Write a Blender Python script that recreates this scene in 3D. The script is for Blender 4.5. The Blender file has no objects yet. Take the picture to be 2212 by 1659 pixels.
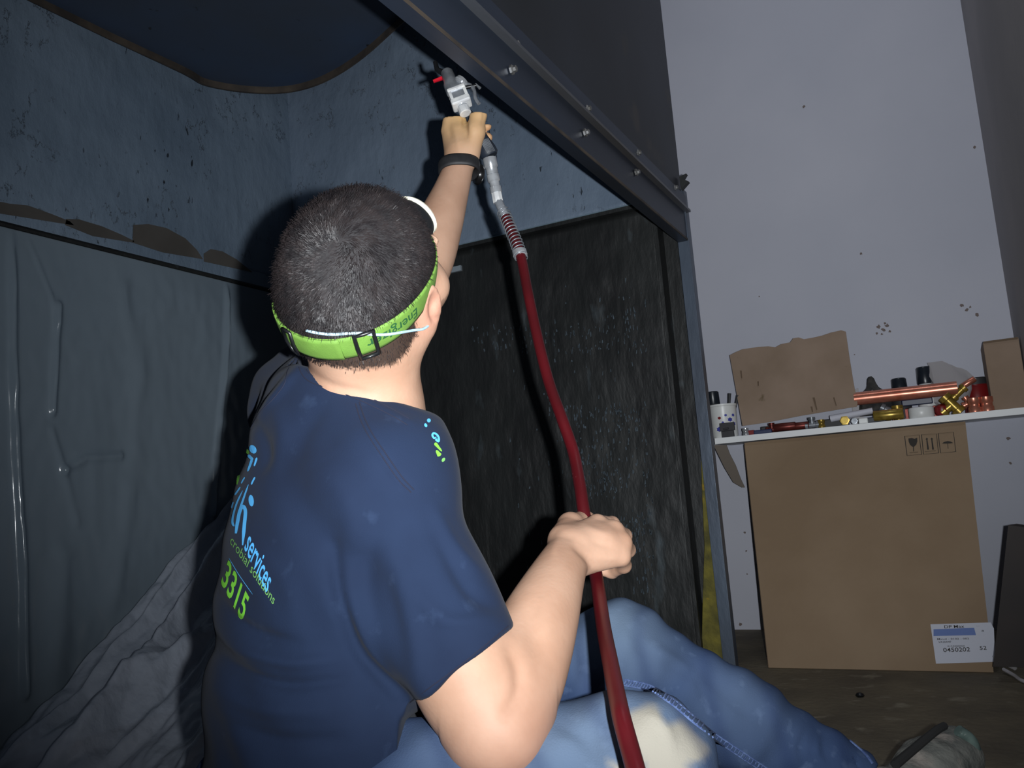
import bpy, bmesh, math, random
import numpy as np
from mathutils import Vector, Matrix
from mathutils.bvhtree import BVHTree
random.seed(7); rng = np.random.default_rng(7)
S = bpy.context.scene; COL = S.collection
# ---------------------------------------------------------------- camera, world, lights
F = 1820.0; CAMZ = 0.55
def nrm(v): v = np.array(v, float); return v/np.linalg.norm(v)
def cdir(px, py): return np.array([(px-1106)/F, -(py-829.5)/F, -1.0])
_Z = nrm([(-14-1106)/F, (829.5+13170)/F, -1.0])
_Y = cdir(2040, 965); _Y = nrm(_Y-(_Y@_Z)*_Z); _X = np.cross(_Y, _Z)
R = np.array([_X, _Y, _Z])                  # camera axes -> room axes (x along back wall, y depth, z up)
O = np.array([0, 0, CAMZ])
cam = bpy.data.cameras.new('camera'); co = bpy.data.objects.new('camera', cam); COL.objects.link(co)
M = Matrix([list(R[0])+[0], list(R[1])+[0], list(R[2])+[CAMZ], [0, 0, 0, 1]])
co.matrix_world = M; cam.sensor_width = 36; cam.lens = 36*F/2212; cam.clip_start = 0.02
S.camera = co
S.view_settings.view_transform = 'Standard'; S.view_settings.look = 'None'
S.view_settings.gamma = 1; S.view_settings.exposure = 0.0; S.view_settings.use_curve_mapping = False
w = bpy.data.worlds.new('world'); S.world = w; w.use_nodes = True
w.node_tree.nodes['Background'].inputs[0].default_value = (0.55, 0.7, 1, 1)
w.node_tree.nodes['Background'].inputs[1].default_value = 0.030
def lamp(name, kind, loc, energy, color, **k):
    l = bpy.data.lights.new(name, kind); l.energy = energy; l.color = color
    for a, b in k.items(): setattr(l, a, b)
    o = bpy.data.objects.new(name, l); COL.objects.link(o); o.location = loc; return o
fl = lamp('camera_flash', 'SPOT', (0, 0, 0), 128, (0.93, 0.97, 1.0), spot_size=math.radians(98), spot_blend=1.0, shadow_soft_size=0.008)
fl.matrix_world = M @ Matrix.Translation((0.054, 0.008, 0.0)) @ Matrix.Rotation(math.radians(-4), 4, 'Y') @ Matrix.Rotation(math.radians(9.5), 4, 'X')
rl = lamp('wall_fill', 'AREA', (-.1, 2.0, 2.95), 3.6, (0.9, 0.93, 1.0), shape='RECTANGLE', size=.6, size_y=0.2)  # unseen fill lamp, added to lift the lower wall and shelf
rl.rotation_euler = (math.radians(20), 0, 0)
# ---------------------------------------------------------------- pixel measurements -> real places
def J(px, py, d): return np.array([(px-1106)/F*d, -(py-829.5)/F*d, -d])      # camera axes, metres
def W(p): return np.atleast_2d(p)@R.T + O
def JW(px, py, d): return W(J(px, py, d))[0]
def on(px, py, ax, val):
    d = R@cdir(px, py); t = (val-O[ax])/d[ax]; return O+t*d
# ---------------------------------------------------------------- materials
def srgb(c):
    return tuple([(x/255/12.92 if x/255 <= .04045 else ((x/255+.055)/1.055)**2.4) for x in c[:3]])+(1,)
def mat(name, c, c2=None, rough=.6, metal=0, nscale=8, bump=0, bscale=40, spec=.5, stretch=None, sss=0, lo=.35, hi=.65,
        c3=None, n3=30, t3=(.62, .7), detail=6, coat=0, alpha=1, trans=0, sheen=0, bdist=.01, vcol=False, c3name=None):
    m = bpy.data.materials.new(name); m.use_nodes = True; nt = m.node_tree; N = nt.nodes; L = nt.links
    b = N['Principled BSDF']; b.inputs['Roughness'].default_value = rough; b.inputs['Metallic'].default_value = metal
    b.inputs['Specular IOR Level'].default_value = spec
    b.inputs['Coat Weight'].default_value = coat; b.inputs['Alpha'].default_value = alpha
    b.inputs['Transmission Weight'].default_value = trans; b.inputs['Sheen Weight'].default_value = sheen
    if sss: b.inputs['Subsurface Weight'].default_value = sss; b.inputs['Subsurface Radius'].default_value = (.012, .005, .003); b.inputs['Subsurface Scale'].default_value = .6
    geo = N.new('ShaderNodeNewGeometry'); mp = N.new('ShaderNodeMapping'); L.new(geo.outputs['Position'], mp.inputs[0])
    if stretch: mp.inputs['Scale'].default_value = stretch
    def noise(s, d=detail):
        n = N.new('ShaderNodeTexNoise'); n.inputs['Scale'].default_value = s; n.inputs['Detail'].default_value = d
        L.new(mp.outputs[0], n.inputs['Vector']); return n
    col = None
    def rgb(c):
        n = N.new('ShaderNodeRGB'); n.outputs[0].default_value = srgb(c); return n.outputs[0]
    def mix(a, bb, fac):
        n = N.new('ShaderNodeMix'); n.data_type = 'RGBA'; L.new(a, n.inputs[6]); L.new(bb, n.inputs[7]); L.new(fac, n.inputs[0]); return n.outputs[2]
    def ramp(src, lo, hi):
        n = N.new('ShaderNodeMapRange'); n.inputs[1].default_value = lo; n.inputs[2].default_value = hi; L.new(src, n.inputs[0]); return n.outputs[0]
    col = rgb(c)
    if c2: col = mix(col, rgb(c2), ramp(noise(nscale).outputs[0], lo, hi))
    if c3: col = mix(col, rgb(c3), ramp(noise(n3, 8).outputs[0], *t3))
    if vcol:
        a = N.new('ShaderNodeAttribute'); a.attribute_name = 'wear_tint'; sp = N.new('ShaderNodeSeparateColor'); L.new(a.outputs[0], sp.inputs[0])
        for k, cc in enumerate(vcol):
            if cc: col = mix(col, rgb(cc), sp.outputs[k])
    L.new(col, b.inputs['Base Color'])
    if bump:
        bn = N.new('ShaderNodeBump'); bn.inputs['Strength'].default_value = bump; bn.inputs['Distance'].default_value = bdist
        L.new(noise(bscale, 8).outputs[0], bn.inputs['Height']); L.new(bn.outputs[0], b.inputs['Normal'])
    m['x'] = 1
    return m
def coated(name, base, base2, dark, crackpos=1.0):
    """brushed-on coating over insulation: streaks, crack lines, scuffs"""
    m = mat(name, base, base2, rough=.42, nscale=2.2, spec=.45, bump=0)
    nt = m.node_tree; N = nt.nodes; L = nt.links; b = N['Principled BSDF']
    geo = [n for n in N if n.type == 'NEW_GEOMETRY'][0]
    def noise(s, d=6, sc=None, rough=.55):
        mp = N.new('ShaderNodeMapping'); L.new(geo.outputs['Position'], mp.inputs[0])
        if sc: mp.inputs['Scale'].default_value = sc
        n = N.new('ShaderNodeTexNoise'); n.inputs['Scale'].default_value = s; n.inputs['Detail'].default_value = d; n.inputs['Roughness'].default_value = rough
        L.new(mp.outputs[0], n.inputs['Vector']); return n.outputs[0]
    def mr(src, a, bb, c=0, d=1):
        n = N.new('ShaderNodeMapRange'); n.inputs[1].default_value = a; n.inputs[2].default_value = bb; n.inputs[3].default_value = c; n.inputs[4].default_value = d
        L.new(src, n.inputs[0]); return n.outputs[0]
    def mul(a, bb):
        n = N.new('ShaderNodeMath'); n.operation = 'MULTIPLY'; L.new(a, n.inputs[0]); L.new(bb, n.inputs[1]); return n.outputs[0]
    def absd(src, c0):
        n = N.new('ShaderNodeMath'); n.operation = 'SUBTRACT'; n.inputs[1].default_value = c0; L.new(src, n.inputs[0])
        a = N.new('ShaderNodeMath'); a.operation = 'ABSOLUTE'; L.new(n.outputs[0], a.inputs[0]); return a.outputs[0]
    line = mr(absd(noise(4.5, 9, (1, 1, .55), .7), .5), 0.0, .006, 1, 0)
    gate = mr(noise(3.1, 3), .49, .56)
    gate2 = mr(noise(21, 3), .5, .58)
    crack = mul(mul(line, gate), gate2)
    scuff = mul(mr(noise(60, 5, (1, 1, .35)), .645, .70), mr(noise(2.7, 2), .5, .6))
    mx = N.new('ShaderNodeMath'); mx.operation = 'MAXIMUM'; L.new(crack, mx.inputs[0]); L.new(scuff, mx.inputs[1])
    old = b.inputs['Base Color'].links[0].from_socket
    mi = N.new('ShaderNodeMix'); mi.data_type = 'RGBA'; L.new(old, mi.inputs[6]); mi.inputs[7].default_value = srgb(dark)
    s9 = mr(mx.outputs[0], 0, 1, 0, .9*crackpos); L.new(s9, mi.inputs[0]); L.new(mi.outputs[2], b.inputs['Base Color'])
    hgt = N.new('ShaderNodeMath'); hgt.operation = 'ADD'
    L.new(noise(9, 7, (1, 1, .6)), hgt.inputs[0]); L.new(mr(mx.outputs[0], 0, 1, 0, -.35), hgt.inputs[1])
    bn = N.new('ShaderNodeBump'); bn.inputs['Strength'].default_value = .5; bn.inputs['Distance'].default_value = .028
    L.new(hgt.outputs[0], bn.inputs['Height']); L.new(bn.outputs[0], b.inputs['Normal'])
    return m
# ---------------------------------------------------------------- mesh helpers
def mesh_obj(name, V, Fc, m, parent=None, smooth=False, loc=None):
    me = bpy.data.meshes.new(name)
    V = np.asarray(V, float)
    base = np.zeros(3)
    if parent is not None: base = np.array(parent.matrix_basis.translation if parent.parent is None else (parent.matrix_basis.translation+parent.parent.matrix_basis.translation))
    elif loc is not None: base = np.array(loc)
    me.from_pydata((V-base).tolist(), [], [list(map(int, q)) for q in Fc] if not isinstance(Fc, np.ndarray) else Fc.tolist()); me.update()
    if smooth: me.polygons.foreach_set('use_smooth', [True]*len(me.polygons))
    if m: me.materials.append(m)
    o = bpy.data.objects.new(name, me); COL.objects.link(o)
    if parent is not None: o.parent = parent
    elif loc is not None: o.location = base
    return o
def empty(name, loc, label, cat, group=None):
    o = bpy.data.objects.new(name, None); COL.objects.link(o); o.location = Vector(loc); o.empty_display_size = .05
    return tag(o, label, cat, group)
def tag(o, label, cat, group=None, kind=None):
    if label: o['label'] = label
    if cat: o['category'] = cat
    if group: o['group'] = group
    if kind: o['kind'] = kind
    return o
class MB:
    def __init__(s): s.v = []; s.f = []
    def add(s, V, Fc):
        n = len(s.v); s.v += [tuple(map(float, q)) for q in V]; s.f += [tuple(int(i)+n for i in q) for q in Fc]; return s
    def box(s, a, b):
        x0, y0, z0 = a; x1, y1, z1 = b
        V = [(x0, y0, z0), (x1, y0, z0), (x1, y1, z0), (x0, y1, z0), (x0, y0, z1), (x1, y0, z1), (x1, y1, z1), (x0, y1, z1)]
        return s.add(V, [(0, 3, 2, 1), (4, 5, 6, 7), (0, 1, 5, 4), (1, 2, 6, 5), (2, 3, 7, 6), (3, 0, 4, 7)])
    def slab(s, poly, off):
        """polygon (3-D points) extruded by vector off"""
        n = len(poly); P = [np.array(p, float) for p in poly]; Q = [p+np.array(off) for p in P]
        return s.add(P+Q, [tuple(range(n))[::-1], tuple(range(n, 2*n))]+[(i, (i+1) % n, n+(i+1) % n, n+i) for i in range(n)])
    def tube(s, pts, r, seg=16, caps=True, flat=None, up=None):
        pts = [np.array(p, float) for p in pts]; n = len(pts); rr = r if hasattr(r, '__len__') else [r]*n
        V = []; t0 = nrm(pts[1]-pts[0]); a = np.array(up if up is not None else ([0, 0, 1] if abs(t0[2]) < .9 else [1, 0, 0]), float)
        nn = nrm(a-(a@t0)*t0)
        for i in range(n):
            t = nrm(pts[min(i+1, n-1)]-pts[max(i-1, 0)]); nn = nrm(nn-(nn@t)*t); bb = np.cross(t, nn)
            for k in range(seg):
                g = 2*math.pi*k/seg; V.append(pts[i]+rr[i]*(math.cos(g)*nn*(flat or 1)+math.sin(g)*bb))
        Fc = [(i*seg+k, i*seg+(k+1) % seg, (i+1)*seg+(k+1) % seg, (i+1)*seg+k) for i in range(n-1) for k in range(seg)]
        if caps: Fc += [tuple(range(seg))[::-1], tuple((n-1)*seg+k for k in range(seg))]
        return s.add(V, Fc)
    def lathe(s, base, axis, prof, seg=24):
        """profile (radius, height) around axis"""
        axis = nrm(axis); base = np.array(base, float)
        return s.tube2(base, axis, prof, seg)
    def tube2(s, base, axis, prof, seg):
        a = np.array([1, 0, 0]) if abs(axis[0]) < .8 else np.array([0, 1, 0]); u = nrm(a-(a@axis)*axis); v = np.cross(axis, u); V = []
        for (r, hh) in prof:
            for k in range(seg):
                g = 2*math.pi*k/seg; V.append(base+axis*hh+max(r, 1e-5)*(math.cos(g)*u+math.sin(g)*v))
        n = len(prof)
        return s.add(V, [(i*seg+k, i*seg+(k+1) % seg, (i+1)*seg+(k+1) % seg, (i+1)*seg+k) for i in range(n-1) for k in range(seg)]+[tuple(range(seg))[::-1], tuple((n-1)*seg+k for k in range(seg))])
    def obj(s, name, m, parent=None, smooth=False, bevel=0, loc=None, angle=True):
        o = mesh_obj(name, s.v, s.f, m, parent, smooth, loc)
        if smooth and angle:
            try:
                me = o.data; bm = bmesh.new(); bm.from_mesh(me)
                for e in bm.edges:
                    if len(e.link_faces) == 2 and e.calc_face_angle(0) > .7: e.smooth = False
                bm.to_mesh(me); bm.free()
            except Exception: pass
        if bevel:
            md = o.modifiers.new('b', 'BEVEL'); md.width = bevel; md.segments = 2; md.limit_method = 'ANGLE'
        return o
def spline(P, n=8):
    P = [np.array(p, float) for p in P]; out = []
    Q = [2*P[0]-P[1]]+P+[2*P[-1]-P[-2]]
    for i in range(1, len(Q)-2):
        for k in range(n):
            t = k/n; a, b, c, d = Q[i-1:i+3]
            out.append(.5*((2*b)+(-a+c)*t+(2*a-5*b+4*c-d)*t*t+(-a+3*b-3*c+d)*t**3))
    out.append(P[-1]); return out
# ---------------------------------------------------------------- implicit bodies (smooth unions, surface nets)
def smin(a, b, k):
    if k <= 0: return np.minimum(a, b)
    h = np.maximum(k-np.abs(a-b), 0)/k; return np.minimum(a, b)-h*h*k*.25
def smax(a, b, k): return -smin(-a, -b, k)
class Field:
    def __init__(s, lo, hi, h):
        s.lo = np.array(lo, float); s.h = h; s.n = np.ceil((np.array(hi)-s.lo)/h).astype(int)+1
        s.V = np.full(s.n, .06, np.float32)
    def sub(s, lo, hi):
        a = np.clip(np.floor((np.array(lo)-s.lo)/s.h).astype(int), 0, s.n-1); b = np.clip(np.ceil((np.array(hi)-s.lo)/s.h).astype(int)+1, 1, s.n)
        sl = tuple(slice(x, max(y, x+1)) for x, y in zip(a, b))
        ax = [(np.arange(q.start, q.stop)*s.h+o).astype(np.float32) for q, o in zip(sl, s.lo)]
        return sl, ax[0][:, None, None], ax[1][None, :, None], ax[2][None, None, :]
    def cap(s, a, b, ra, rb=None, k=.015, flat=None, mode='u'):
        a = np.array(a, float); b = np.array(b, float); rb = ra if rb is None else rb; m = max(ra, rb)*(1.0)+max(k, .01)+.006
        if flat is not None and flat[1] > 1: m += max(ra, rb)*(flat[1]-1)
        sl, X, Y, Z = s.sub(np.minimum(a, b)-m, np.maximum(a, b)+m)
        d = b-a; dd = max(d@d, 1e-9)
        t = np.clip(((X-a[0])*d[0]+(Y-a[1])*d[1]+(Z-a[2])*d[2])/dd, 0, 1)
        qx = X-a[0]-t*d[0]; qy = Y-a[1]-t*d[1]; qz = Z-a[2]-t*d[2]; q2 = qx*qx+qy*qy+qz*qz
        sc = 1
        if flat is not None:
            nn = nrm(flat[0]); dn = qx*nn[0]+qy*nn[1]+qz*nn[2]; q2 = q2+dn*dn*(1/flat[1]**2-1); sc = min(1, flat[1])
        D = (np.sqrt(np.maximum(q2, 0))-(ra+(rb-ra)*t))*sc
        s._op(sl, D, k, mode); return s
    def chain(s, pts, k=.02, n=14):
        """one smooth limb through (px, py, depth, radius) joints"""
        Q = spline([np.append(J(*p[:3]), p[3]) for p in pts], n); Q = np.array(Q); m = Q[:, 3].max()+k+.01
        keep = s.V; lo, hi = Q[:, :3].min(0)-m, Q[:, :3].max(0)+m; sl, *_ = s.sub(lo, hi); tmp = np.full_like(keep[sl], .06)
        s.V = np.full(1, 0); full = keep; s.V = full; old = full[sl].copy(); full[sl] = .06
        for a, b in zip(Q[:-1], Q[1:]): s.cap(a[:3], b[:3], a[3], b[3], 0)
        full[sl] = smin(full[sl], old, k); return s
    def ell(s, c, rad, A=None, k=.015, mode='u'):
        """ellipsoid, A rows = its axes"""
        c = np.array(c, float); rad = np.array(rad, float); A = np.eye(3) if A is None else np.array(A)
        ext = np.sqrt(((A*rad[:, None])**2).sum(0))+max(k, .01)+.006
        sl, X, Y, Z = s.sub(c-ext, c+ext); q = []
        for i in range(3): q.append(((X-c[0])*A[i, 0]+(Y-c[1])*A[i, 1]+(Z-c[2])*A[i, 2]))
        k0 = np.sqrt(sum((q[i]/rad[i])**2 for i in range(3))); k1 = np.sqrt(sum((q[i]/rad[i]**2)**2 for i in range(3)))
        D = k0*(k0-1)/np.maximum(k1, 1e-6)
        s._op(sl, D, k, mode); return s
    def _op(s, sl, D, k, mode):
        D = D.astype(np.float32)
        if mode == 'u': s.V[sl] = smin(s.V[sl], D, k)
        elif mode == 's': s.V[sl] = smax(s.V[sl], -D, k)
    def cut(s, p, n, lo=None, hi=None, k=0, keep=None):
        """remove the side the normal points to (inside the box lo..hi)"""
        lo = s.lo if lo is None else lo; hi = s.lo+s.n*s.h if hi is None else hi
        sl, X, Y, Z = s.sub(lo, hi); n = nrm(n); p = np.array(p)
        D = ((X-p[0])*n[0]+(Y-p[1])*n[1]+(Z-p[2])*n[2]).astype(np.float32)
        s.V[sl] = smax(s.V[sl], D, k) if k else np.maximum(s.V[sl], D)
    def disp(s, fn, lo=None, hi=None):
        lo = s.lo if lo is None else lo; hi = s.lo+s.n*s.h if hi is None else hi
        sl, X, Y, Z = s.sub(lo, hi); s.V[sl] += fn(X, Y, Z).astype(np.float32)
    def mesh(s):
        V = s.V; V[0] = V[-1] = .05; V[:, 0] = V[:, -1] = .05; V[:, :, 0] = V[:, :, -1] = .05
        I = V < 0; c = np.zeros(np.array(V.shape)-1, np.uint8)
        for i in (0, 1):
            for j in (0, 1):
                for k in (0, 1): c += I[i:I.shape[0]-1+i, j:I.shape[1]-1+j, k:I.shape[2]-1+k]
        act = np.argwhere((c > 0) & (c < 8)); idx = np.full(c.shape, -1, np.int32); idx[tuple(act.T)] = np.arange(len(act))
        P = np.zeros((len(act), 3)); C = np.zeros(len(act))
        cor = [(i, j, k) for i in (0, 1) for j in (0, 1) for k in (0, 1)]
        vals = {q: V[act[:, 0]+q[0], act[:, 1]+q[1], act[:, 2]+q[2]] for q in cor}
        for q in cor:
            for ax in range(3):
                if q[ax] == 0:
                    r = list(q); r[ax] = 1; r = tuple(r); a, b = vals[q], vals[r]; m = (a < 0) != (b < 0)
                    t = a[m]/(a[m]-b[m]); pt = np.tile(np.array(q, float), (m.sum(), 1)); pt[:, ax] += t; P[m] += pt; C[m] += 1
        P = (P/C[:, None]+act)*s.h+s.lo
        Fs = []
        for ax in range(3):
            sa = [slice(None)]*3; sb = [slice(None)]*3; sa[ax] = slice(0, -1); sb[ax] = slice(1, None)
            A = I[tuple(sa)]; B = I[tuple(sb)]; e = np.argwhere(A != B)
            o1, o2 = (ax+1) % 3, (ax+2) % 3
            ok = (e[:, o1] > 0) & (e[:, o2] > 0) & (e[:, o1] < V.shape[o1]-1) & (e[:, o2] < V.shape[o2]-1); e = e[ok]
            ins = I[tuple(e.T)]
            def cell(d1, d2):
                q = e.copy(); q[:, o1] -= d1; q[:, o2] -= d2; return idx[tuple(q.T)]
            q = np.stack([cell(1, 1), cell(0, 1), cell(0, 0), cell(1, 0)], 1)
            q[~ins] = q[~ins][:, ::-1]; Fs.append(q)
        return P, np.concatenate(Fs)
def sculpt(P, Fc, lines):
    """push soft creases and ridges into the surface nearest the viewer side"""
    fn = np.cross(P[Fc[:, 2]]-P[Fc[:, 0]], P[Fc[:, 3]]-P[Fc[:, 1]]); N = np.zeros_like(P)
    for k in range(4): np.add.at(N, Fc[:, k], fn)
    N /= np.maximum(np.linalg.norm(N, axis=1), 1e-12)[:, None]; d = -P[:, 2]; px = np.stack([1106+P[:, 0]/d*F, 829.5-P[:, 1]/d*F], 1)
    facing = np.clip(-(N*P).sum(1)/np.linalg.norm(P, axis=1)*4+.3, 0, 1); D = np.zeros(len(P))
    for pts, w_, amp in lines:
        L_ = np.array([q[:2] for q in spline([(x, y, 0) for x, y in pts], 4)]); best = np.full(len(P), 1e9); tt = np.zeros(len(P))
        for i in range(len(L_)-1):
            a, e = L_[i], L_[i+1]-L_[i]; t = np.clip(((px-a)@e)/max(e@e, 1e-9), 0, 1); q = np.linalg.norm(px-a-t[:, None]*e, axis=1); m = q < best; best[m] = q[m]; tt[m] = (i+t[m])/(len(L_)-1)
        D += amp*np.exp(-(best/w_)**2)*np.sin(np.pi*np.clip(tt*.9+.05, 0, 1))**.6
    return P+N*(D*facing)[:, None]
def sdf_obj(name, fld, m, parent, wear_tint=None, lines=None):
    P, Fc = fld.mesh(); P = sculpt(P, Fc, lines) if lines else P; Vw = W(P)
    me = bpy.data.meshes.new(name); base = np.array(parent.location) if parent else np.zeros(3)
    if parent is not None and parent.parent is not None: base = base+np.array(parent.parent.location)
    me.vertices.add(len(Vw)); me.vertices.foreach_set('co', (Vw-base).ravel())
    me.loops.add(len(Fc)*4); me.loops.foreach_set('vertex_index', Fc.ravel()); me.polygons.add(len(Fc))
    me.polygons.foreach_set('loop_start', np.arange(len(Fc))*4); me.update(calc_edges=True); me.validate()
    me.polygons.foreach_set('use_smooth', np.ones(len(me.polygons), bool)); me.materials.append(m)
    if wear_tint:
        a = me.color_attributes.new('wear_tint', 'FLOAT_COLOR', 'POINT'); w3 = wear_tint(P); a.data.foreach_set('color', np.concatenate([w3, np.ones((len(P), 1))], 1).ravel())
    o = bpy.data.objects.new(name, me); COL.objects.link(o); o.parent = parent
    o['_nv'] = len(P); del o['_nv']
    bv = BVHTree.FromPolygons([Vector(v) for v in Vw.tolist()], Fc.tolist())
    return o, bv, P
def hitpx(bv, px, py, off=.001, default=1.0):
    d = Vector(R@cdir(px, py)).normalized(); h, n, i, t = bv.ray_cast(Vector(O), d)
    if h is None: return None
    n = n if n.dot(d) < 0 else -n
    return np.array(h+n*off), np.array(n)
def text_mesh(body, bold=0, res=3):
    cu = bpy.data.curves.new('t', 'FONT'); cu.body = body; cu.size = 1; cu.resolution_u = res; cu.offset = bold
    o = bpy.data.objects.new('t', cu); COL.objects.link(o); dg = bpy.context.evaluated_depsgraph_get(); dg.update()
    me = bpy.data.meshes.new_from_object(o.evaluated_get(dg)); V = np.array([v.co[:] for v in me.vertices]); Fc = [tuple(p.vertices) for p in me.polygons]
    bpy.data.objects.remove(o); bpy.data.curves.remove(cu); bpy.data.meshes.remove(me)
    V[:, 0] -= V[:, 0].min(); V[:, 0] /= V[:, 0].max(); return V, Fc

#MATERIALS
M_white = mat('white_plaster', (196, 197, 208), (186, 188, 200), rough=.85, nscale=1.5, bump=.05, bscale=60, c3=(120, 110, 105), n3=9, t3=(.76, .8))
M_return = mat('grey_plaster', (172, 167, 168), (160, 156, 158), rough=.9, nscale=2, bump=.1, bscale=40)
M_floor = mat('stained_concrete', (118, 108, 88), (92, 84, 70), rough=.75, nscale=5, bump=.3, bscale=50, c3=(138, 130, 112), n3=14, t3=(.6, .72))
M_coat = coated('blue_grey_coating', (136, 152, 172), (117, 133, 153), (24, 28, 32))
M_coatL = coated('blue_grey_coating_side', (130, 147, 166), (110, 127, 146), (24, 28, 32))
M_black = mat('blackened_steel', (40, 42, 42), (28, 29, 30), rough=.55, nscale=4, bump=.5, bscale=25, c3=(82, 92, 98), n3=11, t3=(.63, .78), stretch=(1.3, 1, .45))
M_steel = mat('dark_mill_steel', (66, 78, 98), (52, 55, 62), rough=.42, metal=.5, nscale=2.5, bump=.08, bscale=30, stretch=(1, .25, 1), c3=(80, 78, 78), n3=5, t3=(.6, .76))
M_steel2 = mat('weathered_steel', (108, 114, 124), (88, 84, 80), rough=.38, metal=.5, nscale=3, bump=.1, bscale=60, stretch=(1, .3, 1))
M_post = mat('post_steel', (100, 112, 128), (78, 84, 96), rough=.4, metal=.4, nscale=6, bump=.1, bscale=60, stretch=(1, 1, .3))
M_panel = mat('outer_panel_steel', (56, 60, 68), (44, 46, 50), rough=.5, metal=.35, nscale=1.6, c3=(66, 62, 58), n3=6, t3=(.6, .7))
M_rust = mat('rusty_edge', (84, 74, 64), (58, 52, 48), rough=.7, nscale=14)
M_plate = mat('dusty_blue_plate', (58, 76, 104), (62, 66, 72), rough=.6, nscale=1.4, c3=(40, 42, 48), n3=18, t3=(.68, .72))
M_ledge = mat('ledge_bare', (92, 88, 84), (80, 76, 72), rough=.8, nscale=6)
M_foam = mat('yellow_foam', (134, 124, 52), (86, 82, 44), rough=.95, nscale=18, bump=.6, bscale=60, c3=(190, 150, 30), n3=10, t3=(.6, .66))

# ================================================================ SETTING
YW = 3.137; XC = .244; YB = 2.45; XR = -.603; XL = -2.116; ZL = 1.405
def struct(o): o['kind'] = 'structure'; return o
struct(MB().box((-3.2, -.6, -.1), (2.2, YW+.2, 0)).obj('floor', M_floor))
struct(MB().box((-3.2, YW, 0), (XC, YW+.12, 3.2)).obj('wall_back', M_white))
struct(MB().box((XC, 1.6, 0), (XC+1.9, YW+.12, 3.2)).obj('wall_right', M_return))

# ================================================================ STEEL ENCLOSURE
enc = empty('steel_enclosure', (-1.35, 1.6, 0), 'big open-sided dark steel enclosure with blue-grey coated inner walls above the man', 'enclosure')
XM = -.70
def seg(o, label=None):
    if label: o['label'] = label
    return o
def grid_panel(name, P0, U, Vv, nu, nv, amp, m, thick, label=None):
    """a hand-coated panel: unevenly lumpy surface with real thickness"""
    P0 = np.array(P0, float); U = np.array(U, float); Vv = np.array(Vv, float); N = nrm(np.cross(U, Vv)); V = []; Fc = []
    from mathutils import noise as mn
    for i in range(nu+1):
        for j in range(nv+1):
            p = P0+U*i/nu+Vv*j/nv; q = Vector(p*3.1); a = mn.noise(q)*.6+mn.noise(q*3)*.35+mn.noise(q*8)*.2
            V.append(p+N*a*amp)
    n1 = len(V)
    for i in range(nu):
        for j in range(nv): a = i*(nv+1)+j; Fc.append((a, a+nv+1, a+nv+2, a+1))
    cs = [P0-N*thick, P0+U-N*thick, P0+U+Vv-N*thick, P0+Vv-N*thick]; V += cs
    b = [n1, n1+1, n1+2, n1+3]; Fc.append((b[3], b[2], b[1], b[0]))
    e0 = [i*(nv+1) for i in range(nu+1)]; e1 = [nu*(nv+1)+j for j in range(nv+1)]; e2 = [i*(nv+1)+nv for i in range(nu, -1, -1)]; e3 = list(range(nv, -1, -1))
    for e, (s_, t_) in ((e0, (0, 1)), (e1, (1, 2)), (e2, (2, 3)), (e3, (3, 0))): Fc.append(tuple([b[s_]]+[b[t_]]+e[::-1]))
    o = mesh_obj(name, V, Fc, m, enc, smooth=True)
    if label: o['label'] = label
    return o
ZT = 2.75
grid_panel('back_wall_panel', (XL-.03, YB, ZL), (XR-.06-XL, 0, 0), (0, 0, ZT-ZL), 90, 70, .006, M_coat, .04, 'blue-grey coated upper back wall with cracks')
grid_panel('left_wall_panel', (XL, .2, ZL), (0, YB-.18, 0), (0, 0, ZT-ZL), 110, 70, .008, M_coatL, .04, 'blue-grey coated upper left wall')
mb = MB().box((XL-.04, .2, 0), (XL, YB, ZL-.055)); seg(mb.obj('lower_left_panel', mat('grey_blue_lower', (92, 112, 134), (80, 98, 118), rough=.6, nscale=2), enc))
# ledges at the seam
seg(MB().box((XL-.02, .2, ZL-.055), (XL+.018, YB, ZL)).obj('left_ledge', M_coatL, enc))
lg = enc.children[-1]
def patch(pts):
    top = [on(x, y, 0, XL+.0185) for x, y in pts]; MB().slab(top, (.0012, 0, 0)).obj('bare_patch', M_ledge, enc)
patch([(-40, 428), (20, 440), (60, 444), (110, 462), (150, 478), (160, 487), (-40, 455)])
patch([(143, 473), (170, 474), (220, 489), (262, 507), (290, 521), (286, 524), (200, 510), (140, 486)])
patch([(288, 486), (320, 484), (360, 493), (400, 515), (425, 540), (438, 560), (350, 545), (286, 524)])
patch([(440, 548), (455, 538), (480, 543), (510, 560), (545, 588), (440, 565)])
MB().tube([(XL+.02, .2, ZL-.058), (XL+.02, YB, ZL-.058)], .009, 8).obj('seam_angle', M_black, enc)
# back ledge and lower back: blackened panels between ribs
seg(MB().box((XL, YB-.012, ZL-.012), (XM, YB+.03, ZL)).obj('back_ledge', M_black, enc))
MB().tube([(-1.6, YB-.014, ZL+.001), (XM-.02, YB-.014, ZL+.001)], .0016, 6).obj('seam_line', mat('bright_seam', (150, 175, 190), rough=.3, metal=.4), enc, smooth=True)
grid_panel('lower_back_panel', (XL, YB+.02, 0), (XM-XL, 0, 0), (0, 0, ZL-.012), 90, 80, .012, M_black, .03, 'blackened rough lower back panel')
seg(MB().box((XM, YB-.015, 0), (XM+.012, YB+.06, ZL)).obj('panel_rib', M_black, enc))
MB().box((XM+.012, YB+.045, 0), (XR-.015, YB+.06, ZL)).obj('recessed_strip', M_black, enc)
MB().slab([(XM-.012, YB-.02, ZL-.02), (XM+.06, YB-.02, ZL-.03), (XM+.07, YB-.02, ZL-.11), (XM+.0, YB-.02, ZL-.06)], (0, .006, 0)).obj('gusset', M_steel2, enc)
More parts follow.
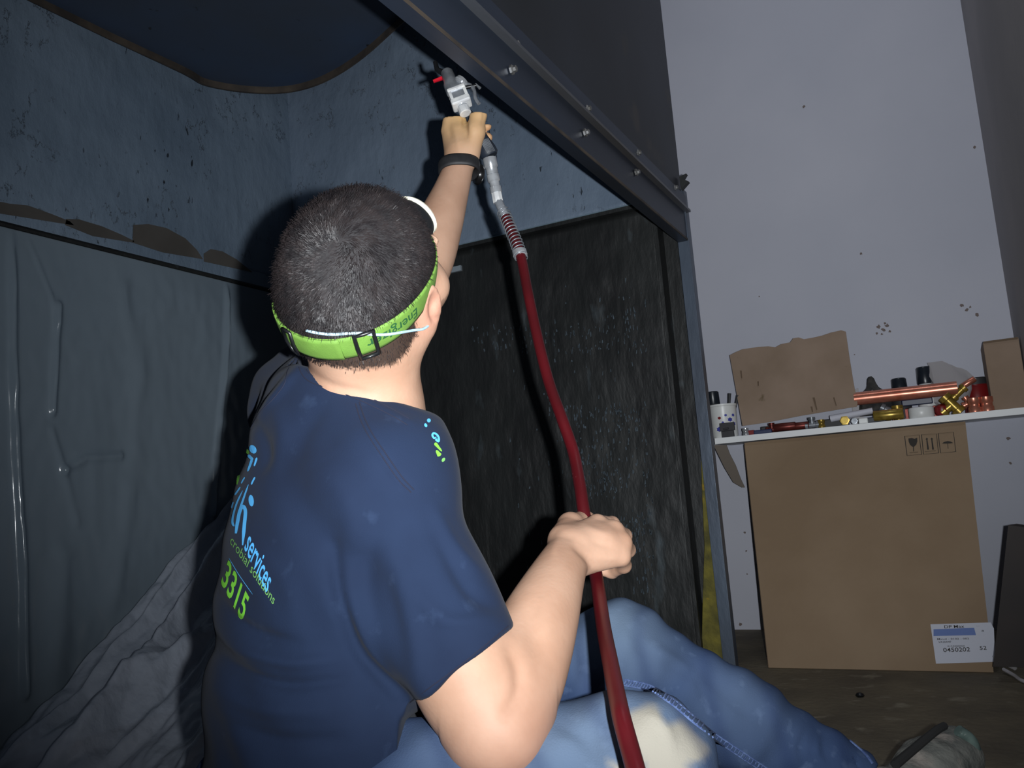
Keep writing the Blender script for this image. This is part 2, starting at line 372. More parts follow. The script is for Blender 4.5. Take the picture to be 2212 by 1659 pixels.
MB().box(on(968, 592, 1, YB-.02)*[1, 1, 1]-[0, .01, 0], on(998, 574, 1, YB-.02)).obj('bright_tab', mat('tab_metal', (150, 160, 168), rough=.4), enc)
# scraped adhesive residue on the lower back panel
rs = MB(); rr9 = random.Random(5)
for (xa, xb, ya_, yb2, n9) in ((1020, 1390, 705, 762, 120), (1240, 1400, 885, 1060, 130), (1250, 1330, 1000, 1080, 50), (1365, 1412, 1070, 1340, 80), (1300, 1395, 640, 700, 24), (1100, 1400, 600, 1350, 90), (1180, 1400, 870, 910, 50), (1340, 1400, 1110, 1180, 30)):
    for _ in range(n9):
        x = rr9.uniform(xa, xb); y = rr9.uniform(ya_, yb2); c = on(x, y, 1, YB+.008); l_ = rr9.uniform(.002, .009); w_ = rr9.uniform(.0006, .0022); sl_ = rr9.uniform(-.4, .4)
        rs.slab([c+[-w_, 0, -l_], c+[w_, 0, -l_*.7], c+[w_*.6+sl_*l_, 0, l_], c+[-w_*.6+sl_*l_, 0, l_*.8]], (0, .004, 0))
ro = rs.obj('adhesive_residue', mat('pale_residue', (96, 108, 118), (64, 72, 78), rough=.35, nscale=60), enc); ro['kind'] = 'stuff'; ro['label'] = 'pale scraped residue specks on the blackened panel'
# foam strip, post
fs = [on(x, y, 1, YB+.004) for x, y in ((1466, 470), (1476, 580), (1500, 760), (1504, 845), (1514, 950), (1516, 1044), (1522, 1180), (1518, 1300), (1516, 1408), (1530, 1452), (1576, 1460), (1566, 1408), (1552, 1250), (1529, 1044), (1511, 845), (1480, 579), (1470, 470))]
MB().slab(fs, (0, .02, 0)).obj('foam_strip', M_foam, enc)
enc.children[-1]['label'] = 'frayed yellow insulation foam edge'
p = MB().box((XR-.03, YB-.004, 0), (XR+.004, YB, 1.42)); p.box((XR, YB-.0, 0), (XR+.004, YB+.034, 1.42)); p.obj('corner_post', M_post, enc, bevel=.001)
# beam profile
def zx(px, py, x=XR): return on(px, py, 0, x)[2]
zL0 = 1.262; zL1 = zx(1245, 236); zL2 = zx(1242, 189)

y0 = .15; y1 = YB+.01
bm_ = empty  # keep name short
beam = MB().box((XR-.008, y0, zL0), (XR, y1, zL1)).box((XR-.028, y0, zL0-.004), (XR, y1, zL0+.002)).obj('beam', M_steel, enc)
beam['label'] = 'long diagonal-looking steel beam over the opening'
MB().box((XR-.004, y0, zL1-.002), (XR+.016, y1, zL1+.005)).obj('flange', M_steel2, beam)
MB().box((XR-.004, y0, zL1+.005), (XR+.005, y1, zL2)).obj('angle_bar', M_steel, beam)
MB().box((XR-.002, y0, zL0-.003), (XR+.002, y1, zL0+.003)).obj('lower_edge', M_rust, beam)
MB().box((XR-.012, .1, zL2-.02), (XR-.004, YB, ZT)).obj('outer_panel', M_panel, enc)
bolt_m = mat('bolt_steel', (150, 150, 150), (110, 108, 104), rough=.4, metal=.7, nscale=80)
for (x, y) in ((1114, 96), (1270, 235), (1379, 330), (1459, 405), (1108, 150), (1266, 286), (1376, 372)):
    c = on(x, y, 0, XR+.006); MB().lathe(c-np.array([.004, 0, 0]), (1, 0, 0), [(.009, 0), (.009, .004), (.006, .0065), (.0058, .011), (.004, .012)], 6).obj('bolt', bolt_m, beam)
MB().slab([(XR+.004, YB-.03, 1.41), (XR+.028, YB-.03, 1.43), (XR+.012, YB-.03, 1.44), (XR+.024, YB-.03, 1.455), (XR+.002, YB-.03, 1.45)], (0, .02, 0)).obj('torn_tab', M_black, beam)
# curved plate under the roof
ZC = 2.0
pts = [(-300, -196), (75, -10), (250, 75), (400, 145), (440, 168), (480, 178), (520, 184), (560, 187), (600, 187), (640, 182), (680, 170), (720, 151), (760, 126), (800, 95), (850, 50), (900, 8), (960, -40)]
edge = [on(x, y, 2, ZC) for x, y in pts]; edge[0] = np.array([edge[1][0], .2, ZC])
edge = [edge[0], edge[1]]+spline(edge[2:], 4)
poly = edge+[np.array([XR-.02, edge[-1][1], ZC]), np.array([XR-.02, .2, ZC])]
pl = MB().slab(poly, (0, 0, .012)).obj('curved_plate', M_plate, enc); pl['label'] = 'dusty dark blue plate with a rounded end overhead'
rv = []; rf = []
for i, q in enumerate(edge):
    for dz in (-.022, .012): rv.append(q+np.array([0, 0, dz]))
nE = len(edge)
cen = np.mean(edge, 0)
for q in edge:
    o_ = nrm((q-cen)*[1, 1, 0])*.009
    for dz in (-.022, .012): rv.append(q+np.array([0, 0, dz])+o_)
for i in range(nE-1):
    a = 2*i; b = 2*nE+2*i; rf += [(a, a+2, a+3, a+1), (b, b+1, b+3, b+2), (a, b, b+2, a+2), (a+1, a+3, b+3, b+1)]
mesh_obj('rim_strip', rv, rf, M_rust, pl)
MB().box((XL-.04, .1, ZT), (XR, YB+.04, ZT+.03)).obj('roof_sheet', M_panel, enc)
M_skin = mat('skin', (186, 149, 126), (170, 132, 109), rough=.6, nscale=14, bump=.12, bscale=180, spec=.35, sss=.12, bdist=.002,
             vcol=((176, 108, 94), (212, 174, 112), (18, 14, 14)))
M_shirt = mat('navy_cotton', (28, 40, 63), (24, 34, 55), rough=.9, nscale=7, bump=.35, bscale=700, bdist=.0006, spec=.15, sheen=.03, c3=(37, 50, 74), n3=26, t3=(.64, .76))
M_denim = mat('denim', (60, 77, 110), (50, 66, 96), rough=.92, nscale=9, bump=.5, bscale=500, bdist=.0008, spec=.1, c3=(76, 93, 124), n3=38, t3=(.58, .72),
              vcol=((118, 136, 156), (152, 147, 136), (36, 50, 86)))
M_hair = mat('dark_brown_hair', (38, 32, 32), (22, 19, 21), rough=.5, nscale=60, spec=.32)
M_hairb = mat('hair_base', (30, 26, 28), (22, 20, 22), rough=.8, nscale=30, bump=.6, bscale=260, bdist=.002)
PL = JW(760, 1760, 1.0); PL[2] = 0
person = empty('person', PL, 'man in a navy printed t-shirt and jeans sitting on the floor, one arm reaching up', 'person')
# head frame (camera axes): right, nose, crown
Hc = J(782, 584, .91)
hn = nrm((.33, .48, -.81)); hr = np.array([.925, -.31, .19]); hr = nrm(hr-(hr@hn)*hn); hu = np.cross(hr, hn); HA = np.array([hr, hn, hu])
def H(x, y, z): return Hc+x*hr+y*hn+z*hu
def HAr(rx=0, rz=0):
    c_, s_ = math.cos(rz), math.sin(rz); B = np.array([[c_, s_, 0], [-s_, c_, 0], [0, 0, 1]]); c_, s_ = math.cos(rx), math.sin(rx)
    return np.array([[1, 0, 0], [0, c_, s_], [0, -s_, c_]])@B@HA
bf = Field((-.40, -.50, -1.62), (.20, .47, -.74), .0028)
# torso core and neck
bf.cap(J(715, 1560, .99), J(750, 1080, 1.0), .09, .10, 0); bf.cap(J(750, 1060, 1.0), J(775, 880, .985), .085, .062, .03)
bf.cap(J(778, 905, .985), J(795, 735, .925), .066, .059, .03)
bf.cap(J(785, 900, .97), J(850, 1010, .91), .05, .055, .04); bf.cap(J(765, 890, 1.0), J(665, 875, 1.16), .045, .055, .04)
# cranium and face
bf.ell(H(0, -.008, .004), (.0745, .091, .080), HA, .02); bf.ell(H(0, -.035, -.03), (.062, .062, .06), HA, .03)
bf.ell(H(0, .035, -.035), (.062, .062, .072), HA, .03); bf.ell(H(0, .062, -.085), (.044, .036, .034), HA, .03)
for sx in (-1, 1):
    bf.cap(H(.060*sx, .01, -.055), H(.034*sx, .07, -.095), .020, .017, .03)       # jaw
    bf.ell(H(.056*sx, .060, -.028), (.022, .024, .022), HA, .03)                 # cheekbone
    bf.ell(H(.031*sx, .098, .002), (.015, .012, .010), HA, .008, 's')          # eye socket
    bf.cap(H(.018*sx, .094, .018), H(.046*sx, .082, .018), .007, .006, .012)   # brow
bf.cap(H(0, .095, .008), H(0, .116, -.028), .008, .011, .012)                  # nose
for sx in (-1, 1): bf.ell(H(.011*sx, .106, -.033), (.008, .01, .007), HA, .008)
bf.ell(H(0, .098, -.058), (.022, .009, .006), HA, .008); bf.ell(H(0, .096, -.068), (.02, .009, .006), HA, .008); bf.ell(H(0, .104, -.063), (.022, .006, .0015), HA, .003, 's')
bf.ell(H(0, .09, -.098), (.018, .016, .015), HA, .015)
for sx in (-1, 1):                                                             # ears
    E_ = HAr(.2, -.42*sx); c = H(.080*sx, .004, -.022)
    bf.ell(c, (.0085, .0175, .030), E_, .008); bf.ell(c+hr*.008*sx+hn*.002+hu*.004, (.006, .0115, .021), E_, .004, 's'); bf.ell(c+hr*.003*sx+hn*.008-hu*.004, (.006, .006, .009), E_, .005)
    bf.ell(c-hu*.028+hn*.006, (.006, .009, .011), E_, .006)
# right arm (near)
ra = [(845, 1045, .915, .052), (918, 1250, .885, .052), (1000, 1450, .858, .0545), (1062, 1562, .842, .047)]

fa = [(1078, 1582, .838, .040), (1112, 1490, .872, .0475), (1140, 1410, .905, .047), (1168, 1335, .945, .0425), (1200, 1255, 1.0, .034), (1226, 1198, 1.05, .0275)]
bf.chain(ra, .03); bf.chain(fa, .035)
def fingers(fld, wrist, mc, chains, k=.008):
    for (wp, kn, r0, r1), ch in zip(mc, chains):
        fld.cap(J(*wp), J(*kn), r0, r1, .014)
        pts = [kn]+[c[:3] for c in ch]; rs = [r1]+[c[3] for c in ch]
        for i in range(len(pts)-1): fld.cap(J(*pts[i]), J(*pts[i+1]), rs[i]*.97, rs[i+1], .005)
# right fist around the hose
mc = [((1228, 1172, 1.062), (1290, 1132, 1.105), .019, .0125), ((1230, 1185, 1.058), (1326, 1146, 1.092), .019, .0128),
      ((1232, 1200, 1.053), (1344, 1172, 1.078), .018, .0122), ((1236, 1214, 1.052), (1342, 1203, 1.068), .0165, .0112)]
ch = [[(1322, 1132, 1.142, .0102), (1300, 1146, 1.162, .0088), (1262, 1150, 1.158, .0082)], [(1348, 1158, 1.130, .0104), (1318, 1172, 1.156, .009), (1275, 1172, 1.150, .0082)],
      [(1356, 1188, 1.112, .0100), (1326, 1202, 1.142, .0088), (1284, 1200, 1.138, .008)], [(1348, 1222, 1.090, .0092), (1322, 1236, 1.118, .0080), (1290, 1230, 1.122, .0074)]]
fingers(bf, None, mc, ch)
bf.cap(J(1252, 1190, 1.058), J(1300, 1180, 1.072), .024, .022, .015)
for a, b in (((1216, 1165, 1.07, .019), (1232, 1135, 1.115, .016)), ((1232, 1135, 1.115, .016), (1262, 1124, 1.150, .0125)), ((1262, 1124, 1.150, .0125), (1300, 1134, 1.176, .0100))): bf.cap(J(*a[:3]), J(*b[:3]), a[3], b[3], .008)
# left arm, reaching up behind the head
la = [(665, 868, 1.17, .058), (780, 745, 1.26, .052), (888, 640, 1.33, .045)]

lf = [(888, 640, 1.33, .042), (922, 562, 1.365, .0435), (950, 482, 1.405, .0385), (974, 415, 1.44, .0305), (994, 352, 1.468, .0245)]
bf.chain(la, .03); bf.chain(lf, .03)
mc = [((1004, 340, 1.465), (990, 250, 1.490), .0165, .0125), ((996, 340, 1.468), (973, 262, 1.490), .017, .0125),
      ((990, 342, 1.470), (969, 285, 1.492), .0165, .012), ((984, 345, 1.472), (976, 310, 1.492), .015, .011)]
ch = [[(974, 233, 1.512, .0105), (1000, 222, 1.545, .0086), (1022, 236, 1.545, .008)], [(975, 262, 1.535, .0102), (1020, 262, 1.555, .009), (1052, 272, 1.528, .0086)],
      [(976, 288, 1.535, .0098), (1024, 292, 1.553, .0088), (1054, 297, 1.525, .0084)], [(985, 312, 1.528, .009), (1020, 322, 1.542, .008), (1042, 322, 1.530, .0072)]]
fingers(bf, None, mc, ch)
bf.cap(J(1002, 325, 1.468), J(1001, 296, 1.478), .026, .022, .012)
for a, b in (((1012, 338, 1.462, .018), (1026, 285, 1.462, .0175)), ((1026, 285, 1.462, .0165), (1034, 246, 1.466, .0135)), ((1034, 246, 1.466, .0135), (1044, 238, 1.492, .0115))): bf.cap(J(*a[:3]), J(*b[:3]), a[3], b[3], .007)
el_, ha_ = J(1085, 1600, .84), J(1010, 260, 1.48)
def nape(P, q, ix, iy):
    hlx = [600, 655, 690, 745, 800, 850, 880, 905, 918]; hly = [740, 762, 788, 800, 800, 790, 762, 715, 650]
    near = (np.linalg.norm(P-Hc, axis=1) < .15) & (q[:, 1] < .035) & (np.linalg.norm((q-np.array([.080, .004, -.022]))*[1, 1, .8], axis=1) > .027) & (ix < 918)
    return np.clip((np.interp(ix, hlx, hly)-iy)/8+rng.uniform(-.5, .5, len(ix)), 0, 1)*near
def skin_tint(P):
    d1 = np.exp(-(np.linalg.norm(P-el_, axis=1)/.045)**2)*.5
    e1 = np.exp(-(np.linalg.norm(P-H(.09, 0, -.02), axis=1)/.03)**2)*.45
    e2 = np.exp(-(np.linalg.norm(P-J(1055, 285, 1.53), axis=1)/.022)**2)*.7
    y = np.clip(1-np.linalg.norm(P-J(1015, 250, 1.49), axis=1)/.11, 0, 1)*.8  # lighter, yellower tone around the raised hand
    q = (P-Hc)@HA.T; st = ((q[:, 2] < -.03) & (q[:, 1] > .0) & (q[:, 2] > -.13)).astype(float)*.38*np.clip((q[:, 1])/.03, 0, 1)*(np.linalg.norm(P-Hc, axis=1) < .14)
    d_ = -P[:, 2]; ix, iy = 1106+P[:, 0]/d_*F, 829.5-P[:, 1]/d_*F; nb = nape(P, q, ix, iy)*.92
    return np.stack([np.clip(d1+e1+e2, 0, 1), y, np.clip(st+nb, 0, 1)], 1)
BL = [([(1003, 250), (1004, 275), (1008, 300)], 7, -.005), ([(975, 258), (985, 290), (992, 330)], 5, .0012), ([(968, 275), (975, 300)], 5, -.0012), ([(1040, 232), (1046, 250), (1040, 268)], 4, -.0015), ([(1100, 1400), (1120, 1450), (1118, 1500), (1090, 1545)], 16, -.004), ([(1240, 1180), (1275, 1215), (1285, 1240)], 7, -.003), ([(1215, 1150), (1200, 1180), (1196, 1200)], 10, .002), ([(1262, 1135), (1290, 1148), (1320, 1155)], 8, .0016),
      ([(1280, 1170), (1310, 1180), (1340, 1185)], 8, -.0016), ([(1285, 1200), (1312, 1206), (1338, 1206)], 8, .0014), ([(1160, 1290), (1150, 1350), (1165, 1420)], 22, -.003), ([(660, 800), (720, 835), (800, 850)], 10, -.002)]
body, bvb, Pb = sdf_obj('body', bf, M_skin, person, skin_tint, lines=BL); del bf
for sx in (-1, 1):
    e = MB().lathe(W(H(.031*sx, .078, .002))[0], R@hn, [(.0001, 0), (.006, .002), (.0105, .006), (.0118, .0115), (.0105, .017), (.006, .0215), (.0001, .0232)], 16)
    e.obj('eye', mat('eye', (225, 222, 215), rough=.2), person, smooth=True, angle=False)
# ---- hair
hf = Field(Hc-.15, Hc+.15, .003)
hf.ell(H(0, -.008, .005), (.0780, .096, .085), HA, .02); hf.ell(H(0, -.035, -.03), (.064, .064, .062), HA, .03)
sk = hf.V.copy()
def hmask(X, Y, Z):
    x, y, z = [(X-Hc[0])*a[0]+(Y-Hc[1])*a[1]+(Z-Hc[2])*a[2] for a in HA]
    zl = np.where(y > .06, .055, np.where(y > .03, .055-(.06-y)*2.2, np.where(y > -.028, -.012-.03*np.clip((.03-y)/.02, 0, 1)*(y > .012), -.012-(-.028-y)*3.2)))
    zl = np.maximum(zl, -.088+.02*np.clip((np.abs(x)-.03)/.04, 0, 1))
    return zl-z
sl, X, Y, Z = hf.sub(hf.lo, hf.lo+hf.n*hf.h)
hf.V = smax(hf.V, np.clip(hmask(X, Y, Z)*.6, -.05, .05).astype(np.float32), .012).astype(np.float32)
hf.disp(lambda X, Y, Z: .0012*np.sin(X*310+2*np.sin(Y*170))*np.sin(Y*290+1.7*np.sin(Z*150))*np.sin(Z*330))
kf = Field(Hc-.15, Hc+.15, .003); kf.V = sk; kP, kF = kf.mesh(); bvk = BVHTree.FromPolygons([Vector(v) for v in W(kP).tolist()], kF.tolist())
hair, bvh_, Ph = sdf_obj('hair', hf, M_hairb, person)
# strands growing in a whorl from the crown
me = hair.data; nr = np.zeros(len(Ph)*3, np.float32); me.vertices.foreach_get('normal', nr); nr = nr.reshape(-1, 3)
Pw = W(Ph); NS = 60000; ii = rng.integers(0, len(Pw), NS); pp = Pw[ii]+rng.normal(0, .0016, (NS, 3)); nn_ = nr[ii]
qh = (Ph[ii]-Hc)@HA.T; rad = np.linalg.norm(qh/np.array([.0780, .096, .085]), axis=1); SN0 = nrm(hu*1.0-hn*.32-hr*.16); bandd = np.abs((Ph[ii]-H(0, 0, -.012))@SN0); keep = (rad > .80) & (bandd > .0165)
pp, nn_ = pp[keep], nn_[keep]
nb_ = np.zeros(len(Pb)*3, np.float32); body.data.vertices.foreach_get('normal', nb_); nb_ = nb_.reshape(-1, 3)
qb = (Pb-Hc)@HA.T; db = -Pb[:, 2]; nm = nape(Pb, qb, 1106+Pb[:, 0]/db*F, 829.5-Pb[:, 1]/db*F); cand = np.where(nm > .5)[0]; cand = cand[rng.integers(0, len(cand), 9000)]
cand = cand[np.abs((Pb[cand]-H(0, 0, -.012))@SN0) > .0165]; pp = np.concatenate([pp, W(Pb[cand])+rng.normal(0, .0012, (len(cand), 3))]); nn_ = np.concatenate([nn_, nb_[cand]])
whl = hitpx(bvh_, 738, 524, 0); wp, wn = whl[0], whl[1]
d = pp-wp; d -= (d*nn_).sum(1)[:, None]*nn_; dl = np.linalg.norm(d, axis=1)[:, None]; d /= np.maximum(dl, 1e-5)
sw = np.cross(nn_, d); swf = np.clip(1-dl/.07, .12, 1)
fl_ = nrm(R@(-hu)); down = fl_-(nn_@fl_)[:, None]*nn_
dirv = d*1.0-sw*swf*.9+nn_*np.clip(.75-dl*3, .32, .8)+down*np.clip(dl*3-.15, 0, .6)+rng.normal(0, .16, d.shape)
dirv /= np.linalg.norm(dirv, axis=1)[:, None]
ln = rng.uniform(.0045, .009, len(pp))[:, None]*np.where(dl > .1, .7, 1); side = np.cross(dirv, nn_); side /= np.linalg.norm(side, axis=1)[:, None]
wd = .00022
a0 = pp-side*wd; a1 = pp+side*wd; mid = pp+dirv*ln*.55; tip = pp+dirv*ln-nn_*ln*.22
m0 = mid-side*wd*.8; m1 = mid+side*wd*.8
SV = np.stack([a0, a1, m0, m1, tip], 1).reshape(-1, 3); k = np.arange(len(pp))*5
tri = np.concatenate([np.stack([k, k+1, k+3], 1), np.stack([k, k+3, k+2], 1), np.stack([k+2, k+3, k+4], 1)])
so = mesh_obj('hair_strands', SV, tri, M_hair, person); so['kind'] = 'stuff'

# ---- t-shirt
sf = Field((-.46, -.70, -1.34), (.06, .12, -.70), .0034)
up = nrm(J(745, 1080, 1.0)-J(690, 1720, .98))
def frame(r):
    r = np.array(r, float); r = nrm(r-(r@up)*up); return np.array([r, up, np.cross(r, up)])
A1 = frame((.49, -.15, .86)); A2 = frame((.50, -.05, .86))
sf.ell(J(706, 1135, 1.0), (.163, .18, .104), A1, .03); sf.ell(J(724, 1380, .985), (.165, .22, .132), A2, .06); sf.ell(J(712, 1640, .97), (.172, .20, .132), A2, .05); sf.ell(J(705, 1850, .97), (.172, .20, .135), A2, .05)
sf.cap(J(828, 1040, .91), J(745, 930, 1.0), .066, .082, .04); sf.cap(J(745, 930, 1.0), J(662, 882, 1.15), .082, .064, .05)
sf.cap(J(775, 900, .985), J(850, 1010, .915), .062, .062, .05); sf.cap(J(760, 890, 1.0), J(660, 860, 1.15), .062, .058, .05)
# sleeves
sr = [(826, 1062, .915, .063), (918, 1253, .885, .0670), (1000, 1451, .858, .0665), (1030, 1530, .85, .0655)]
sf.chain(sr, .03)
hem_p = J(1000, 1447, .858); hem_n = nrm(J(1062, 1590, .842)-J(960, 1330, .87)); sv_ = nrm(J(1108, 1352, .86)-J(890, 1530, .86)); hem_n = nrm(hem_n-(hem_n@sv_)*sv_)
lo_, hi_ = J(1000, 1447, .858)-.13, J(1000, 1447, .858)+.13; lo_[0] = J(880, 0, .86)[0]
sf.cut(hem_p, hem_n, lo_, hi_, .004)
sf.cap(hem_p-hem_n*-.052, hem_p+hem_n*.08, .058, .058, .003, mode='s')
sf.cap(J(668, 878, 1.165), J(765, 772, 1.245), .068, .066, .04); q = J(745, 780, 1.235); qn = nrm(J(780, 745, 1.26)-J(665, 868, 1.17))
sf.cut(q, qn, q-.11, q+.11, .003)
# neck opening
c_a, c_b = J(655, 792, 1.0), J(900, 889, .93); coln = nrm(np.cross(c_b, c_a)); coln = coln if coln[1] > 0 else -coln; coln = nrm(coln+np.array([0, 0, -.10])); colp = (c_a+c_b)/2
sf.cut(colp, coln, colp-np.array([.085, .115, .17]), colp+np.array([.13, .115, .14]), .005)
def ridge(pts, r, k, mode='u', off=0.0):
    Q = [J(*p) for p in pts]
    for a, b in zip(Q[:-1], Q[1:]): sf.cap(a, b, r, r*.7, k, mode=mode)
def wr(X, Y, Z):
    u = X*.7+Y*.25-Z*.6
    low = np.clip((-.12-Y)/.2, 0, 1)
    return .0022*np.sin(u*38+3*np.sin(Y*9+X*7))+.0035*low*np.sin(Y*58+X*22+1.6*np.sin(Z*14+X*9))*np.sin(X*13+Z*8+.6)+.0012*np.sin(Y*80+X*60+2*np.sin(Z*30))
sf.disp(wr)
SL = [([(640, 770), (650, 800), (720, 838), (800, 868), (890, 912)], 7, .0018), ([(770, 880), (795, 940), (850, 1025), (890, 1062)], 9, -.0016),
      ([(720, 1180), (735, 1300), (775, 1400), (835, 1470), (890, 1530)], 16, -.011), ([(760, 1330), (800, 1410), (860, 1470)], 22, .007), ([(460, 1270), (500, 1330), (560, 1370), (640, 1390)], 14, -.006),
      ([(458, 1330), (520, 1400), (620, 1430), (720, 1425)], 16, .007), ([(456, 1400), (520, 1450), (620, 1480), (740, 1470)], 14, -.007), ([(470, 1490), (560, 1530), (700, 1540)], 20, .005), ([(480, 1560), (600, 1600), (740, 1600)], 18, -.005),
      ([(530, 905), (560, 930), (580, 985), (560, 1020)], 14, -.004), ([(590, 870), (610, 940), (590, 1020)], 20, .004), ([(640, 800), (600, 850), (560, 900)], 10, .004), ([(620, 790), (570, 850), (535, 910)], 8, -.004),
      ([(700, 870), (660, 930), (640, 1000)], 22, -.003), ([(950, 1160), (990, 1240), (1030, 1290), (1080, 1310)], 18, -.005), ([(900, 1280), (960, 1340), (1060, 1340)], 16, .004), ([(850, 1200), (880, 1300), (900, 1400), (905, 1480)], 24, .006),
      ([(940, 1100), (980, 1180), (1040, 1240)], 16, .004), ([(700, 1000), (760, 1100), (770, 1200)], 36, .006), ([(800, 1150), (790, 1260), (810, 1350)], 26, -.006), ([(560, 1180), (620, 1260), (640, 1340)], 26, .004)]
shirt, bvs, Ps = sdf_obj('t_shirt', sf, M_shirt, person, lines=SL)
# ---- jeans
jf = Field((-.50, -1.0, -1.5), (.62, -.22, -.62), .0055)
jf.ell(J(700, 1760, 1.0), (.17, .12, .15), np.eye(3), .05)
jf.chain([(710, 1870, .89, .065), (785, 1808, .87, .074), (900, 1742, .865, .086), (1020, 1738, .875, .087), (1150, 1722, .88, .088)], .03, 6); jf.cap(J(1150, 1716, .87), J(1388, 1672, .86), .088, .0755, .03); jf.cap(J(1388, 1672, .86), J(1470, 2010, 1.0), .0725, .056, .03); jf.cap(J(1470, 2010, 1.0), J(1500, 2080, 1.08), .056, .054, .02)
jf.cap(J(690, 1740, 1.12), J(1340, 1414, 1.28), .098, .0755, .03); jf.cap(J(1340, 1414, 1.28), J(1600, 1560, 1.25), .072, .066, .03); jf.cap(J(1600, 1560, 1.25), J(1880, 1738, 1.22), .066, .058, .03)
hp = J(1842, 1712, 1.222); hn_ = nrm(J(1842, 1712, 1.222)-J(1600, 1560, 1.25)); jf.cut(hp, hn_, hp-.12, hp+.12); jf.cap(hp-hn_*.03, hp+hn_*.06, .047, .047, .002, mode='s')
K1, K2 = J(1340, 1414, 1.28), J(1388, 1672, .82)
def jd(X, Y, Z):
    return .003*np.sin(X*48+Y*40+2*np.sin(Z*14+Y*11))*np.sin(Y*22-Z*17+X*9)+.0018*np.sin(X*90-Y*70+2*np.sin(Z*30))
jf.disp(jd)
def jwear(P):
    top = np.clip(1-np.linalg.norm((P-J(1330, 1330, 1.23))*[1, 1.0, 1], axis=1)/.13, 0, 1)*.75
    top += np.clip(1-np.linalg.norm((P-J(1270, 1560, .78))*[.7, 1.3, 1], axis=1)/.17, 0, 1)*.8
    top += np.clip(1-np.linalg.norm((P-J(1600, 1500, 1.2)), axis=1)/.12, 0, 1)*.25
    nz = .012*np.sin(P[:, 0]*120+3*np.sin(P[:, 1]*70))+.010*np.sin(P[:, 1]*160+P[:, 0]*60)
    dk = np.linalg.norm((P-J(1448, 1612, .775))*[1.25, .75, .8], axis=1)+nz
    hole = np.clip((.058-dk)/.018, 0, 1)
    fold = np.clip(np.sin(P[:, 0]*75+P[:, 1]*20+2*np.sin(P[:, 2]*20)), 0, 1)**3*.35
    return np.stack([np.clip(top, 0, 1), hole, fold], 1)
JL = [([(1345, 1330), (1400, 1420), (1400, 1480)], 16, -.004), ([(1380, 1380), (1470, 1440), (1520, 1500)], 14, .004), ([(1440, 1430), (1500, 1470), (1540, 1540)], 12, -.004), ([(1500, 1440), (1600, 1530), (1680, 1570)], 14, -.003), ([(1300, 1360), (1310, 1420), (1300, 1480)], 14, .003),
      ([(1250, 1380), (1262, 1440), (1255, 1480)], 10, -.003), ([(1740, 1580), (1730, 1620), (1745, 1659)], 9, -.004), ([(1765, 1590), (1765, 1630), (1785, 1659)], 8, .004), ([(1200, 1560), (1260, 1590), (1300, 1650)], 18, -.004), ([(1400, 1540), (1440, 1580), (1450, 1640)], 12, .003)]
jeans, bvj, Pj = sdf_obj('jeans', jf, M_denim, person, jwear, lines=JL)
# ---- shoe
shf = Field((.40, -.82, -1.55), (.86, -.40, -1.05), .004)
shf.cap(J(1915, 1748, 1.22), J(2010, 1668, 1.29), .043, .042, .03); shf.cap(J(2010, 1668, 1.29), J(2058, 1632, 1.33), .044, .044, .03); shf.cap(J(1880, 1735, 1.22), J(1915, 1760, 1.22), .047, .045, .03)
shf.disp(lambda X, Y, Z: .0015*np.sin(X*130+Y*90)*np.sin(Z*110+Y*40))
M_shoe = mat('dusty_shoe_leather', (122, 122, 116), (92, 94, 90), rough=.85, nscale=26, bump=.4, bscale=90, c3=(150, 142, 134), n3=20, t3=(.55, .68))
shoe, bvsh, _ = sdf_obj('shoe', shf, M_shoe, person)
sv = spline([on_px for on_px in [JW(2070, 1578, 1.31), JW(2098, 1600, 1.31), JW(2108, 1640, 1.31), JW(2100, 1680, 1.30), JW(2060, 1730, 1.27), JW(2000, 1780, 1.23)]], 6)
MB().tube(sv, .009, 10).obj('sole_edge', mat('grey_green_rubber', (104, 122, 116), (80, 96, 92), rough=.6, nscale=40, c3=(160, 168, 160), n3=60, t3=(.6, .7)), shoe, smooth=True)
sv = spline([JW(1935, 1652, 1.20), JW(1975, 1618, 1.235), JW(2020, 1580, 1.27), JW(2040, 1568, 1.29)], 6)
MB().tube(sv, .006, 8).obj('shoe_tongue', mat('dark_tongue', (34, 34, 34), rough=.9), shoe, smooth=True)

# ---- stitching and prints on the shirt
def surf_line(bv, px, r, off=.0006, n=8, mat_=None, name='seam', parent=person, seg=6, sm=2):
    P = spline([(x, y, 0) for x, y in px], n); Q = [hitpx(bv, p[0], p[1], off) for p in P]; Q = [q[0] for q in Q if q is not None]
    for _ in range(sm): Q = [Q[0]]+[(Q[i-1]+2*Q[i]+Q[i+1])/4 for i in range(1, len(Q)-1)]+[Q[-1]]
    return MB().tube(Q, r, seg).obj(name, mat_, parent, smooth=True)
M_thread = mat('dark_thread', (16, 22, 44), rough=.9)
for L_ in ([(642, 775), (648, 800), (668, 824), (720, 842), (780, 866), (840, 895), (880, 918)], [(648, 762), (657, 790), (676, 812), (726, 829), (786, 853), (844, 882), (884, 905)],
           [(768, 872), (778, 905), (796, 942), (828, 990), (860, 1036), (888, 1064)], [(776, 868), (787, 902), (805, 938), (836, 984), (868, 1030), (894, 1058)],
           [(640, 772), (622, 800), (614, 830), (590, 862), (562, 890), (542, 925)]):
    surf_line(bvs, L_, .0007, 0, mat_=M_thread, name='seam', parent=shirt)
surf_line(bvs, [(885, 1518), (930, 1484), (990, 1440), (1050, 1392), (1098, 1352)], .0007, 0, mat_=M_thread, name='seam', parent=shirt)
M_pb = mat('light_blue_print', (86, 178, 240), rough=.7); M_pg = mat('green_print', (122, 206, 62), rough=.7); M_pgd = mat('dim_green_print', (110, 170, 90), rough=.7)
